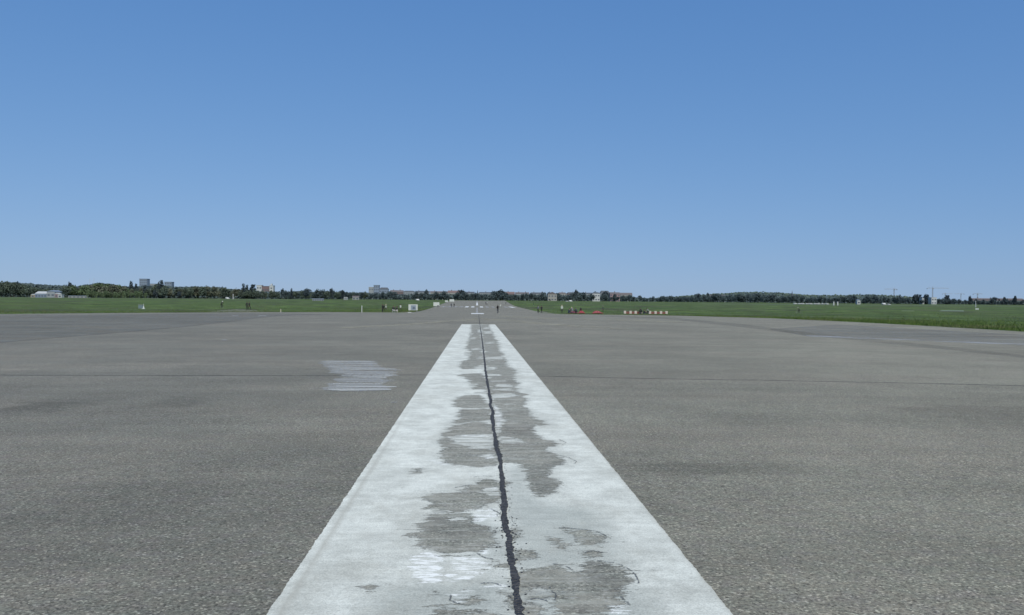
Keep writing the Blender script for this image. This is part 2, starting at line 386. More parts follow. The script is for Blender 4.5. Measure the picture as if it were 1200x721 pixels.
# ------------------------------------------------------------------ the flaking centre stripe
def W(pts): return np.array([tuple(gp(*p)[:2]) for p in pts])
crackpx = [(613, 745), (609, 721), (604.5, 695), (601, 668), (597.5, 645), (594, 620), (592, 600), (590, 580), (587.5, 556), (585, 535), (581.5, 522), (579, 508), (577.5, 490), (575.5, 475), (573.5, 462), (571, 448), (569.3, 438), (567.7, 422), (566, 407), (564.2, 393), (562.4, 381), (561.3, 372), (561, 368)]
bare = [
 # left of the crack
 [(552.5,380.5),(551.5,390),(549.5,398),(548,402),(548,405),(546,408),(550,410),(551,413),(550.5,418),(548,420.5),(544,423),(540,425.5),(539,429),(540,433.5),(552,433),(563,431.5),(567,430),(566,407),(564,393),(562.5,380.5)],
 [(536,440),(545,443),(549,446),(552,449),(553,455),(556,457),(568,457),(573,455),(571,448),(569,439),(560,438),(545,438.6)],
 [(541,466),(546,464),(562,463.5),(570,470),(575,476),(576,478.8),(540,478.5),(530,477),(535,473),(533,470)],
 [(541,480.4),(577,480),(577.5,492),(566,494),(552,495),(532,498),(534,494),(540,487)],
 [(555,495.5),(570,496),(578,501),(581,520),(583,530),(587,545),(562,548.5),(545,546.5),(525,543),(517,538),(521,528),(515,520),(517,511),(525,504),(535,499)],
 [(570,562),(577,563),(588,568),(589,580),(586,588),(575,592),(558,596),(545,601),(528,602),(520,598),(503,597.5),(498,595),(503,590),(500,584),(510,580),(530,578),(548,575),(555,568)],
 [(503,604),(528,602.5),(548,603.5),(556,613),(558,617),(566,618.5),(577,621),(582,630),(586,638),(580,641.5),(570,642),(560,648),(540,650),(522,652),(508,648.5),(500,643),(494,647),(490,640),(487,630),(485,625),(492,620),(497,612)],
 [(476,624),(481,622),(484,626),(482,633),(477,632)],
 [(577,664),(598,661.5),(600,668.5),(582,668)],[(586,693),(598,696),(600,702),(592,700)],[(592,705),(604,702),(606,717),(594,712)],
 [(503,696),(508,693.5),(513,695),(507,697.3)],[(482,554),(490,550.8),(497,553),(488,555.6)],[(428,691),(433,690),(434,692),(430,693)],
 [(545,703),(556,698),(566,702),(560,708),(548,708)],[(500,722),(515,714),(545,716),(590,722),(590,735),(500,735)],
 # right of the crack
 [(562.5,380.5),(572.5,380.5),(576,388),(580,397),(582.5,400),(585,406),(588.5,413),(590,420),(594,426),(599,431),(602,434),(604,441),(602.5,447),(606.5,452),(608,461.5),(617,463),(618,470),(613.5,472.5),(615.5,478),(622,485),(625.6,492),(636,493),(641,498.5),(634,499),(626,498),(623,504),(628,510),(634,516),(646,517),(655,521),(645,525),(643,529),(652,533),(662,541),(663,545),(652,548),(645,551),(643,555),(645,560),(657,564),(653,568),(653,573),(650,578),(640,582),(632,584),(625,578),(619,570),(618,563),(617,556),(615,550),(610,545),(590,543),(587,535),(582,522),(580,508),(577,490),(573,462),(569,438),(566,407)],
 [(668,624),(680,623),(695,625),(705,630),(711,634),(704,637),(697,640),(688,641),(680,636),(672,631)],
 [(643,632),(652,632),(660,637),(667,639),(659,645),(655,644),(648,637)],
 [(656,622),(662,620.5),(669,623),(663,625)],
 [(686,650),(696,648),(705,651),(703,655),(694,654)],
 [(603,650),(615,645),(625,648),(627,653),(618,658),(604,661)],
 [(597,622),(605,618),(608,630),(600,636)],
 [(604,673),(625,669),(645,667),(650,663),(655,664),(664,668),(670,672),(682,674),(686,664),(690,659.5),(703,660),(718,663),(730,669),(737,675),(740,683),(734,688),(733,697),(728,701),(725,708),(715,714),(705,719),(700,740),(655,740),(648,718),(644,707),(650,697),(640,693),(632,690),(618,695),(606,698)],
 [(610,710),(625,706),(640,712),(642,740),(608,740)],
 [(588,566),(597,565),(599,568),(590,570)],
]
island = [
 [(526,512.5),(545,510),(577,509),(582,520),(578,527),(560,525),(545,523),(530,520)], [(560,535.5),(575,533),(582,537),(570,540)],
 [(548,523),(575,526),(578,528),(560,528)],
 [(544,412.6),(551,413.6),(549,417.5),(543,417)], [(552,408.5),(562,407.6),(565,409.5),(552,411)], [(560,418.5),(566,418),(567,421),(560,420.5)], [(556,431),(567,428),(568,432),(556,433.5)],
 [(552,396),(556,395.6),(556,398),(552,398)], [(550,391),(554,390.6),(554,392.5),(550,392.6)],[(561,387),(564,386),(565,390),(561,390)],
 [(567,388.6),(577,388),(578.5,391),(568,391.8)], [(567.5,402),(578,401),(578,403),(568,403.3)], [(566,419),(590,418.6),(591,421.5),(567,421.8)], [(570,423.4),(577,423),(577,425),(570,425)],
 [(569,432.4),(577,431),(578,433.5),(569,434.5)], [(570,439),(584,439),(584,441),(571,441)],[(568,384),(572,383.5),(573,385.4),(568,385.8)],
 [(574,446),(597,446),(597,447.8),(575,448)], [(583,450.4),(597,450.4),(598,453.4),(584,453.2)], [(575,456),(600,455.4),(601,458),(576,458)], [(575,461.6),(606,461.6),(608,464),(590,466),(577,468)],
 [(577,474),(583,476),(588,480),(587,486),(592,495),(588,503),(585,510),(579,510),(577,495)], [(592,473.2),(606,473.2),(606,474.6),(592,474.8)],
 [(555,460),(575,459),(575,462.5),(556,462.6)], [(553,451),(558,450),(558,452),(553,453)],
 [(566,574),(584,571),(584,576),(568,577.5)],[(572,579),(585,578),(585,582),(574,583)],
 [(505,598),(522,599),(520,603),(506,602)],[(528,607),(545,608),(545,611),(530,611)],
 [(583,514),(590,512),(612,516),(614,520),(598,521),(586,520)],
 [(612,695),(630,691),(650,697),(643,706),(636,710),(614,709)],
 [(652,693),(660,690),(668,694),(664,698),(655,697)],
]
bright = [
 [(555,600),(575,598),(581,603),(565,612),(556,617),(550,608)], [(485,655),(497,645),(512,648),(522,660),(520,672),(512,683),(495,684),(482,676)],
 [(530,655),(548,653),(562,655),(572,662),(578,668),(560,674),(545,681),(530,683),(520,680),(527,668)], [(530,698),(540,693),(552,692),(553,700),(546,709),(535,708)],
 [(560,646),(572,641),(577,643),(566,650)], [(505,540.6),(520,542.6),(531,545.4),(516,546)], [(556,537),(575,533.4),(580,537),(568,540)], [(577,476),(584,478),(590,494),(584,500),(580,490)],
 [(700,703),(722,704),(730,714),(722,722),(708,716)],[(573,689),(590,688),(595,694),(580,693)],[(566,574),(583,571),(583,576),(568,577.5)],[(534,511.5),(560,510.5),(577,511),(560,513)]]
thinz = [[(600,548),(614,552),(617,575),(640,590),(700,600),(720,640),(735,662),(690,662),(640,665),(604,668),(596,610),(590,570)],
         [(440,690),(500,684),(560,682),(600,684),(606,745),(420,745)],[(596,690),(650,690),(740,690),(790,745),(600,745)],[(545,606),(590,618),(598,660),(560,652),(588,640)]]
darkz = [[(683,664),(715,660),(738,680),(730,700),(690,694),(680,675)],[(618,548),(660,540),(655,580),(630,585),(616,565)],[(500,606),(555,608),(580,625),(540,632),(500,625)],[(590,500),(625,500),(628,516),(592,508)]]
def sdf(poly, X, Y):
    P = W(poly); n = len(P); d = np.full(X.shape, 1e9); ins = np.zeros(X.shape, bool)
    for i in range(n):
        a, b = P[i], P[(i + 1) % n]; ex, ey = b - a; L2 = ex * ex + ey * ey + 1e-12
        t = np.clip(((X - a[0]) * ex + (Y - a[1]) * ey) / L2, 0, 1)
        d = np.minimum(d, np.hypot(X - a[0] - t * ex, Y - a[1] - t * ey))
        c = ((a[1] > Y) != (b[1] > Y)); xx = a[0] + (Y - a[1]) * ex / (ey if abs(ey) > 1e-9 else 1e-9)
        ins ^= (c & (X < xx))
    return np.where(ins, d, -d)
Lb, Lt, Rb, Rt = gp(313, 721), gp(541, 380.3), gp(858, 721), gp(580, 380.3)
def edge_x(y, a, b):                      # straight side of the stripe
    return a.x + (b.x - a.x) * (y - a.y) / (b.y - a.y)
y0s, y1s = -1.0, (Lt.y + Rt.y) / 2
rowsY = [y0s]
while rowsY[-1] < y1s: rowsY.append(min(y1s, rowsY[-1] + max(.018, .0042 * rowsY[-1])))
rowsY = np.array(rowsY); NC = 110
U = np.linspace(0, 1, NC)
XL = np.array([edge_x(y, Lb, Lt) for y in rowsY]); XR = np.array([edge_x(y, Rb, Rt) for y in rowsY])
XL = XL + np.array([.010 * mnoise.noise(Vector((y * 5, 1, 0))) + .008 * mnoise.noise(Vector((y * 22, 1, 0))) for y in rowsY])
XR = XR + np.array([.010 * mnoise.noise(Vector((y * 5, 9, 0))) + .008 * mnoise.noise(Vector((y * 22, 9, 0))) for y in rowsY])
X = XL[:, None] + (XR - XL)[:, None] * U[None, :]; Y = np.repeat(rowsY[:, None], NC, 1)
Z = np.interp(Y, YS, ZS) + .008
def uni(lst): return np.max(np.stack([sdf(p, X, Y) for p in lst]), 0)
A_b = np.minimum(uni(bare), -uni(island)); A_br = uni(bright); A_t = np.clip(uni(thinz) / .25 + .5, 0, 1); A_i = np.clip(uni(island) / .05 + .3, 0, 1); A_d = np.clip(uni(darkz) / .2 + .5, 0, 1)
A_e = np.clip(1 - np.abs((X - XL[:, None]) - .07) / .035, 0, 1) * np.clip((14 - Y) / 6, 0, 1) * .8
A_e = np.maximum(A_e, np.clip(1 - np.abs((XR[:, None] - X) - .0) / .03, 0, 1) * .6)
me = bpy.data.meshes.new('runway_stripe'); nr = len(rowsY)
verts = np.stack([X, Y, Z], -1).reshape(-1, 3)
idx = np.arange(nr * NC).reshape(nr, NC)
faces = np.stack([idx[:-1, :-1], idx[:-1, 1:], idx[1:, 1:], idx[1:, :-1]], -1).reshape(-1, 4)
me.from_pydata(verts.tolist(), [], faces.tolist())
for nm, arr in (('bare', np.clip(A_b, -.6, .6)), ('bright', np.clip(A_br, -.6, .6)), ('thin', A_t), ('dark', A_d), ('edge', A_e), ('isl', A_i)):
    at_ = me.attributes.new(nm, 'FLOAT', 'POINT'); at_.data.foreach_set('value', arr.reshape(-1).astype(np.float32))
me.materials.append(mat_stripe())
so = bpy.data.objects.new('runway_stripe', me); COL.objects.link(so); tag(so, kind='structure')

cw = [tuple(gp(*p)[:2]) for p in crackpx]; cw = [(cw[0][0] + .02, -1.0)] + cw
wiggle_strip('crack', cw, lambda s, y: .044 + .014 * mnoise.noise(Vector((y * .8, 3, 3))), .013, M_crack, 3600, .042, 4.5)
M_lip_shade = mat_wornpaint('painted shade at lifted paint lip', (.12, .125, .12), .40, .52, (9, 9, 1), .8)  # shadow lines of the lifted paint edges, drawn as thin dark strips
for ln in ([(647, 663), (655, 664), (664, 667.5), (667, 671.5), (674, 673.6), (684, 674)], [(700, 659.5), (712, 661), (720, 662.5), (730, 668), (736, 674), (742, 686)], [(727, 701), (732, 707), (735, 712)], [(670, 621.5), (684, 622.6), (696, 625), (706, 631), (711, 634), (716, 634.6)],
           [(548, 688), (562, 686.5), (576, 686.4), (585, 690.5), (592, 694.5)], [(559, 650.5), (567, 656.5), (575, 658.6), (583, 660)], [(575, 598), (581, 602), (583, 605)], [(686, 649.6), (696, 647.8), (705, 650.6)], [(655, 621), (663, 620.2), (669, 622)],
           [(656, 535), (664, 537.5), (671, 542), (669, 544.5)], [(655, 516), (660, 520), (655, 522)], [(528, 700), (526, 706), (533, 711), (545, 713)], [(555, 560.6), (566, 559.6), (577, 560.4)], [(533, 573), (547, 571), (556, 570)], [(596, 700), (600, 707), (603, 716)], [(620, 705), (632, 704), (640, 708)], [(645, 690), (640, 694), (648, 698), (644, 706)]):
    wiggle_strip('lip_shade_line', [tuple(gp(*q)[:2]) for q in ln], .0075, .0125, M_lip_shade, 60, .16, 22.)
# loose tar crumbs along the crack
bm = BM()
for i in range(260):
    y = 3 + 16 * random.random() ** 1.5 if i % 3 else random.gauss(6.0, .6); x = float(np.interp(y, [c[1] for c in cw], [c[0] for c in cw])) + random.choice((1, 1, -1)) * (.025 + abs(random.gauss(0, .03)))
    s = random.uniform(.002, .0085); k = random.randint(4, 6); a0 = random.random() * 6
    vs = [bm.verts.new((x + s * random.uniform(.6, 1.3) * math.cos(a0 + j * 6.283 / k), y + s * 1.4 * random.uniform(.6, 1.3) * math.sin(a0 + j * 6.283 / k), zg(y) + .011)) for j in range(k)]
    bm.faces.new(vs)
tag(mesh_obj('tar_crumbs', bm, M_crack), 'dark tar crumbs scattered along the edges of the long crack', 'tar crumbs', kind='stuff')

M_white = mat_wornpaint('distant runway paint', (.62, .65, .64), .28, .42, (1, .4, 1), .95)
M_dim = mat_wornpaint('dim runway paint', (.36, .37, .37), .35, .55, (1, .4, 1), .9)
sheet('stripe_bar', pxpoly([(552, 368.1), (567, 368.1), (566.8, 367.1), (552.3, 367.1)]), .008, M_white)
sheet('centre_line', pxpoly([(557.9, 366.9), (560.1, 366.9), (559.9, 360.7), (558.3, 360.7)]), .008, M_dim)
sheet('centre_line', pxpoly([(558.0, 358), (560.2, 358), (559.8, 354.6), (558.4, 354.6)]), .008, M_white)
sheet('centre_line', pxpoly([(558.3, 354.0), (559.9, 354.0), (559.7, 352.4), (558.6, 352.4)]), .008, M_dim)
for px, w, mt in ((519, 4.5, M_dim), (526.5, 4.5, M_dim), (533.6, 4, M_dim), (540.5, 4, M_dim), (547, 4, M_white), (554, 3.6, M_white), (564.2, 3.6, M_white), (570.6, 3.4, M_dim), (577.5, 3, M_dim), (592, 3.6, M_dim), (598.5, 4.2, M_white)):
    a = gp(px, 359.8); wm = w * a.y / 1000; y0, y1 = gp(559, 360.4).y, gp(559, 359.2).y; k = 1.0
    sheet('threshold_bar', [(a.x - wm/2, y0), (a.x + wm/2, y0), (a.x + wm/2, y1), (a.x - wm/2, y1)], .008, mt)
M_blotch = mat_wornpaint('worn patch of white paint', (.36, .375, .365), .36, .56, (.3, 1.8, 1), .6)
M_blotch2 = mat_wornpaint('streaks of worn white paint', (.48, .50, .48), .47, .60, (.3, 3.0, 1), .75)
bl = [(375, 423.4), (400, 422.6), (430, 423.6), (440, 429), (452, 431), (462, 434.5), (455, 440), (452, 450), (449, 458.5), (378, 459.6), (388, 452), (394, 446), (395, 440), (389, 435), (380, 430)]
def ragged(P):
    out = []
    for (ax, ay), (bx, by) in zip(P, P[1:] + P[:1]):
        n = max(2, int(math.hypot(bx - ax, by - ay) / .09))
        for k in range(n):
            t = k / n; x = ax + (bx - ax) * t; y = ay + (by - ay) * t; out.append((x + .28 * mnoise.noise(Vector((x * .8, y * 2.2, 0))) + .12 * mnoise.noise(Vector((x, y * 9, 0))), y + .12 * mnoise.noise(Vector((x * 3, y * 3, 5)))))
    return out
sheet('painted_patch', ragged(pxpoly(bl)), .009, M_blotch); sheet('painted_patch', ragged([(x + .12, y) for x, y in pxpoly(bl)]), .013, M_blotch2)
ribbon('painted_line', [(392, 459.4), (430, 458.9), (478, 458.7)], .8, .0155, M_blotch2)
for x0, x1, y in ((272, 279, 370.4), (303, 312, 370.2), (458, 466, 472.5), (260, 266, 399)):
    ribbon('painted_line', [(x0, y), (x1, y)], .9, .016, M_fade)
sheet('dry_grass', pxpoly([(1100, 364.8), (1130, 365.2), (1129, 363.9), (1104, 363.6)]), .03, newmat('dry grass strip', (.13, .17, .11), scale=.5, var=.3))
sheet('dry_grass', pxpoly([(1056, 365), (1072, 365.2), (1071, 364), (1057, 363.9)]), .03, newmat('yellow flowering grass', (.09, .13, .035), scale=.5, var=.3))
# worn sandy verge
M_verge = newmat('sandy verge', (.13, .135, .085), scale=.8, var=.4)
sheet('verge', pxpoly([(244, 365.4), (262, 363.6), (276, 362.6), (300, 363.4), (303, 365.8), (270, 366.2)]), .01, M_verge)
sheet('verge', pxpoly([(632, 367), (644, 367.8), (652, 368.3), (640, 365.6), (633, 364.6)]), .01, M_verge)
# service road seen as a pale line at the foot of the trees
M_road = newmat('service road', (.17, .19, .18), scale=.1)
sheet('service_road', [(-1100, 1120), (-250, 1190), (-250, 1225), (-1100, 1160)], .01, M_road)
sheet('service_road', [(240, 900), (1200, 960), (1200, 990), (240, 925)], .01, M_road)

# ------------------------------------------------------------------ grass blades along the verges
def interp_edge(pts, y):
    ys = [p[1] for p in pts]; xs = [p[0] for p in pts]; return np.interp(y, ys, xs)
def grass_blades(n, fn):
    V = []; Fc = []; k = 0
    for i in range(n):
        x, y, h0 = fn()
        c = random.uniform(.6, 1.3) * h0
        for b in range(4):
            a = random.random() * 6.283; w = h0 * random.uniform(.06, .14); h = c * random.uniform(.5, 1.2); bx = x + random.gauss(0, h0 * .5); by = y + random.gauss(0, h0 * .5)
            lx, ly = random.gauss(0, h * .35), random.gauss(0, h * .35); z = zg(by)
            V += [(bx - w * math.cos(a), by - w * math.sin(a), z), (bx + w * math.cos(a), by + w * math.sin(a), z), (bx + lx, by + ly, z + h)]
            Fc.append((k, k + 1, k + 2)); k += 3
    return V, Fc
def rightside():
    y = random.choice([random.uniform(30, 110), random.uniform(45, 170)]); d = random.expovariate(1 / 7.); x = interp_edge(right_all, y) + .35 + d
    return x, y, random.uniform(.09, .26)
def rightside2():
    y = random.uniform(60, 330); d = random.uniform(1, 170); return interp_edge(right_all, y) + d, y, random.uniform(.12, .26)
def leftside():
    y = random.uniform(90, 300); d = random.expovariate(1 / 16.); return interp_edge(left_all, y) - .4 - d, y, random.uniform(.09, .22)
def leftside2():
    y = random.uniform(130, 420); d = random.uniform(1, 220); return interp_edge(left_all, y) - d, y, random.uniform(.12, .26)
V, Fc = [], []
for n, fn in ((11000, rightside), (8000, rightside2), (9000, leftside), (8000, leftside2)):
    v, f = grass_blades(n, fn); o = len(V); V += v; Fc += [(a + o, b + o, c + o) for a, b, c in f]
me = bpy.data.meshes.new('grass'); me.from_pydata(V, [], Fc)
g = G('grass blades'); c = g.mix(g.ramp(g.noise(.3, 4), .35, .65), (.052, .096, .022), (.095, .145, .034)); c = g.mix(g.ramp(g.noise(.07, 4), .5, .68), c, (.13, .13, .07)); set_principled(g, c, .9); me.materials.append(g.m)
go = bpy.data.objects.new('grass', me); COL.objects.link(go); tag(go, 'rough green grass tufts growing along the runway edges', 'grass', kind='stuff')

# ------------------------------------------------------------------ trees
def leafmat(name, a, b, rand=.25):
    g = G(name); n = g.noise(.35, 3, .6); c = g.mix(g.ramp(n, .35, .65), a, b)
    oi = g.N.new('ShaderNodeObjectInfo'); v = g.math('MULTIPLY_ADD', oi.outputs['Random'], rand * 2, 1.55 - rand); c = g.scale(c, v)  # raised value imitates haze lightening the distant crowns
    ge = g.noise(1.1, 2, .7); c = g.scale(c, g.ramp(ge, .3, .7, .55, 1.4)); set_principled(g, c, .9); return g.m
M_leaf_l = leafmat('foliage of left wood', (.040, .058, .050), (.070, .086, .058))
M_leaf_g = leafmat('fresh green foliage', (.046, .070, .038), (.072, .098, .052))
M_leaf_b = leafmat('brownish budding foliage', (.056, .066, .050), (.084, .090, .062))
M_leaf_d = leafmat('dark far foliage', (.036, .054, .062), (.058, .078, .078))  # bluish distance haze is mixed into this leaf colour
M_leaf_p = leafmat('dark poplar foliage', (.022, .034, .042), (.040, .054, .058), .15)
M_bark = newmat('bark', (.07, .06, .05), scale=2)
def leaf_cloud(bm, lobes, n, size, flat=1.):
    tot = sum(l[3] * l[4] * l[5] for l in lobes)
    for cx, cy, cz, rx, ry, rz in lobes:
        k = max(6, int(n * rx * ry * rz / tot))
        for i in range(k):
            d = Vector((random.gauss(0, 1), random.gauss(0, 1), random.gauss(0, 1))).normalized(); r = random.uniform(.55, 1.08)
            p = Vector((cx + d.x * rx * r, cy + d.y * ry * r, cz + d.z * rz * r)); s = size * random.uniform(.5, 1.3)
            u = Vector((random.gauss(0, 1), random.gauss(0, 1), random.gauss(0, .6))).normalized(); w = u.orthogonal().normalized(); w.rotate(Matrix.Rotation(random.random() * 6.28, 3, u))
            q = u.cross(w)
            bm.faces.new([bm.verts.new(p + w * s * a + q * s * b) for a, b in ((-.6, -.35), (.1, -.6), (.65, -.1), (.3, .55), (-.45, .45))])
def tree_proto(kind, leaf):
    """unit tree: 1 m high; scaled when placed"""
    lobes = []
    if kind == 'broad':
        for i in range(random.randint(8, 12)):
            a = random.random() * 6.28; r = random.uniform(0, .27); z = random.uniform(.26, .80); k = random.uniform(.10, .21) * (1.1 - .4 * abs(z - .5))
            lobes.append((r * math.cos(a), r * math.sin(a), z, k * 1.15, k * 1.15, k * .85))
        lobes.append((random.uniform(-.06, .06), 0, .84, .13, .13, .12)); lobes.append((0, 0, .5, .26, .26, .32)); n, s = 760, .062
    elif kind == 'poplar':
        for i in range(9):
            z = .10 + i * .095; k = (.145 if i < 7 else .095) * random.uniform(.85, 1.2); lobes.append((random.uniform(-.02, .02), random.uniform(-.02, .02), z, k, k, .09))
        n, s = 800, .05
    else:
        for i in range(8):
            a = random.random() * 6.28; r = random.uniform(.1, .6); lobes.append((r * math.cos(a), r * .6 * math.sin(a), random.uniform(.3, .62), random.uniform(.25, .4), .3, random.uniform(.22, .36)))
        n, s = 420, .11
    t = bpy.data.objects.new('tree', None)
    bm = BM(); top = .75 if kind != 'shrub' else .4
    tube(bm, (0, 0, -.01), (.004, 0, .3), .022, .015, 7); tube(bm, (.004, 0, .3), (0, .006, top), .015, .004, 6)
    for i in range(5):
        a = random.random() * 6.28; z = random.uniform(.22, .5); L = .2 if kind == 'broad' else .05
        tube(bm, (0, 0, z), (L * math.cos(a), L * math.sin(a), z + .2), .009, .003, 5)
    tm = bpy.data.meshes.new('trunk'); bm.to_mesh(tm); bm.free(); tm.materials.append(M_bark)
    bm = BM(); leaf_cloud(bm, lobes, n, s); cm = bpy.data.meshes.new('crown'); bm.to_mesh(cm); bm.free(); cm.materials.append(leaf)
    return tm, cm
P = {k: [tree_proto('broad', m) for _ in range(5)] for k, m in (('l', M_leaf_l), ('g', M_leaf_g), ('b', M_leaf_b), ('d', M_leaf_d))}
P['p'] = [tree_proto('poplar', M_leaf_p) for _ in range(4)]; P['s'] = [tree_proto('shrub', M_leaf_g) for _ in range(3)]; P['k'] = [tree_proto('broad', M_leaf_p) for _ in range(3)]
def tree(kind, loc, h, wide, label, cat='tree', group=None, name=None):
    tm, cm = random.choice(P[kind])
    r = thing(name or {'p': 'poplar_tree', 's': 'bush'}.get(kind, 'tree'), loc, random.random() * 6.28, label, cat, group)
    r.scale = (h * wide, h * wide, h)
    for nm, me_ in (('trunk', tm), ('crown', cm)):
        o = bpy.data.objects.new(nm, me_); COL.objects.link(o); o.parent = r
    return r

top_x = [-60, 0, 20, 40, 60, 75, 90, 105, 115, 127, 140, 150, 175, 190, 210, 230, 255, 275, 285, 300, 325, 340, 355, 370, 388, 400, 440, 470, 500, 550, 580, 620, 650, 700, 730, 760, 800, 830, 870, 900, 925, 945, 970, 1000, 1015, 1040, 1060, 1100, 1130, 1200, 1260]
top_y = [330, 330, 330, 332, 333.5, 334, 335, 332.4, 331.3, 331.6, 334.4, 335, 334.5, 334, 335.5, 335, 336, 339, 339.5, 339.5, 339.5, 339.8, 338.8, 340, 339.5, 340.3, 341.4, 343, 342, 342.6, 343, 343.4, 343.8, 344, 345, 347.4, 346.4, 345, 344.2, 344, 345.6, 346.4, 347.4, 347, 347, 347.8, 349.0, 349.8, 350.2, 350.4, 350.4]
def depth_row(px): return float(np.interp(px, [-60, 300, 420, 760, 1200], [1270, 1330, 1600, 1700, 1560]))
def top_of(px): return float(np.interp(px, top_x, top_y))
sect = [(-40, 36, 'l', 'dark broadleaf tree at the far left end of the wood, left of the white sheds', 'trees left of the white sheds'),
        (36, 78, 'l', 'dark broadleaf tree in the wood behind the white and red sheds', 'trees behind the white sheds'),
        (78, 150, 'gb', 'olive green tree in the wood between the white sheds and the square tower block', 'trees between sheds and tower block'),
        (150, 204, 'lb', 'olive tree in the wood under the two tower blocks at left', 'trees under the tower blocks'),
        (204, 284, 'bl', 'brownish green tree in the low wood between tower blocks and white factory', 'trees between tower blocks and factory'),
        (284, 330, 'l', 'green tree standing in front of the white and red factory', 'trees before the factory'),
        (330, 430, 'ld', 'dark green tree in the belt between the factory and the grey hospital block', 'trees between factory and grey block'),
        (430, 470, 'd', 'blue green tree in the belt below the grey stepped block', 'trees below the grey block'),
        (470, 528, 'd', 'blue green tree below the pale blocks left of the runway end', 'trees left of the runway end'),
        (528, 595, 'd', 'blue green tree closing the view straight beyond the runway end', 'trees beyond the runway end'),
        (595, 670, 'd', 'blue green tree below the roofs just right of the runway end', 'trees right of the runway end'),
        (670, 745, 'd', 'blue green tree below the big apartment houses above the red kites', 'trees above the red kites'),
        (745, 850, 'd', 'low blue green tree in the belt between the city houses and the wooded rise', 'trees between city and wooded rise'),
        (850, 935, 'd', 'blue green tree at the foot of the wooded rise left of the spire', 'trees at the wooded rise'),
        (935, 1045, 'd', 'blue green tree behind the row of parked cars and white hut', 'trees behind the parked cars'),
        (1045, 1240, 'd', 'low dark tree in the belt beneath the tower cranes', 'trees beneath the cranes')]
skip = [(35, 73), (472, 484), (642, 652), (695, 702), (1091, 1098), (565, 577)]
for x0, x1, ks, lab, grp in sect:
    px = x0
    while px < x1:
        px += random.uniform(3.0, 5.6) if x0 > 330 else random.uniform(3.6, 6.0)
        if px > x1: break
        D = depth_row(px) + random.uniform(-40, 60); ty = top_of(px) + random.choice([-1.3, -.5, .3, 1.2, 2.6]) + random.random()
        blocked = any(a < px < b for a, b in skip)
        if blocked: ty = max(ty, top_of(px) + 4.5); D += 40
        if 430 < px < 745: ty += random.choice([-.6, -.2, 0, .6, 2.4])
        h = hpx(px, D, ty) * 1.06
        if h < 3: continue
        tree(random.choice(ks), at(px, D), h, random.uniform(.85, 1.3) if h > 9 else random.uniform(1.2, 1.9), lab, group=grp)
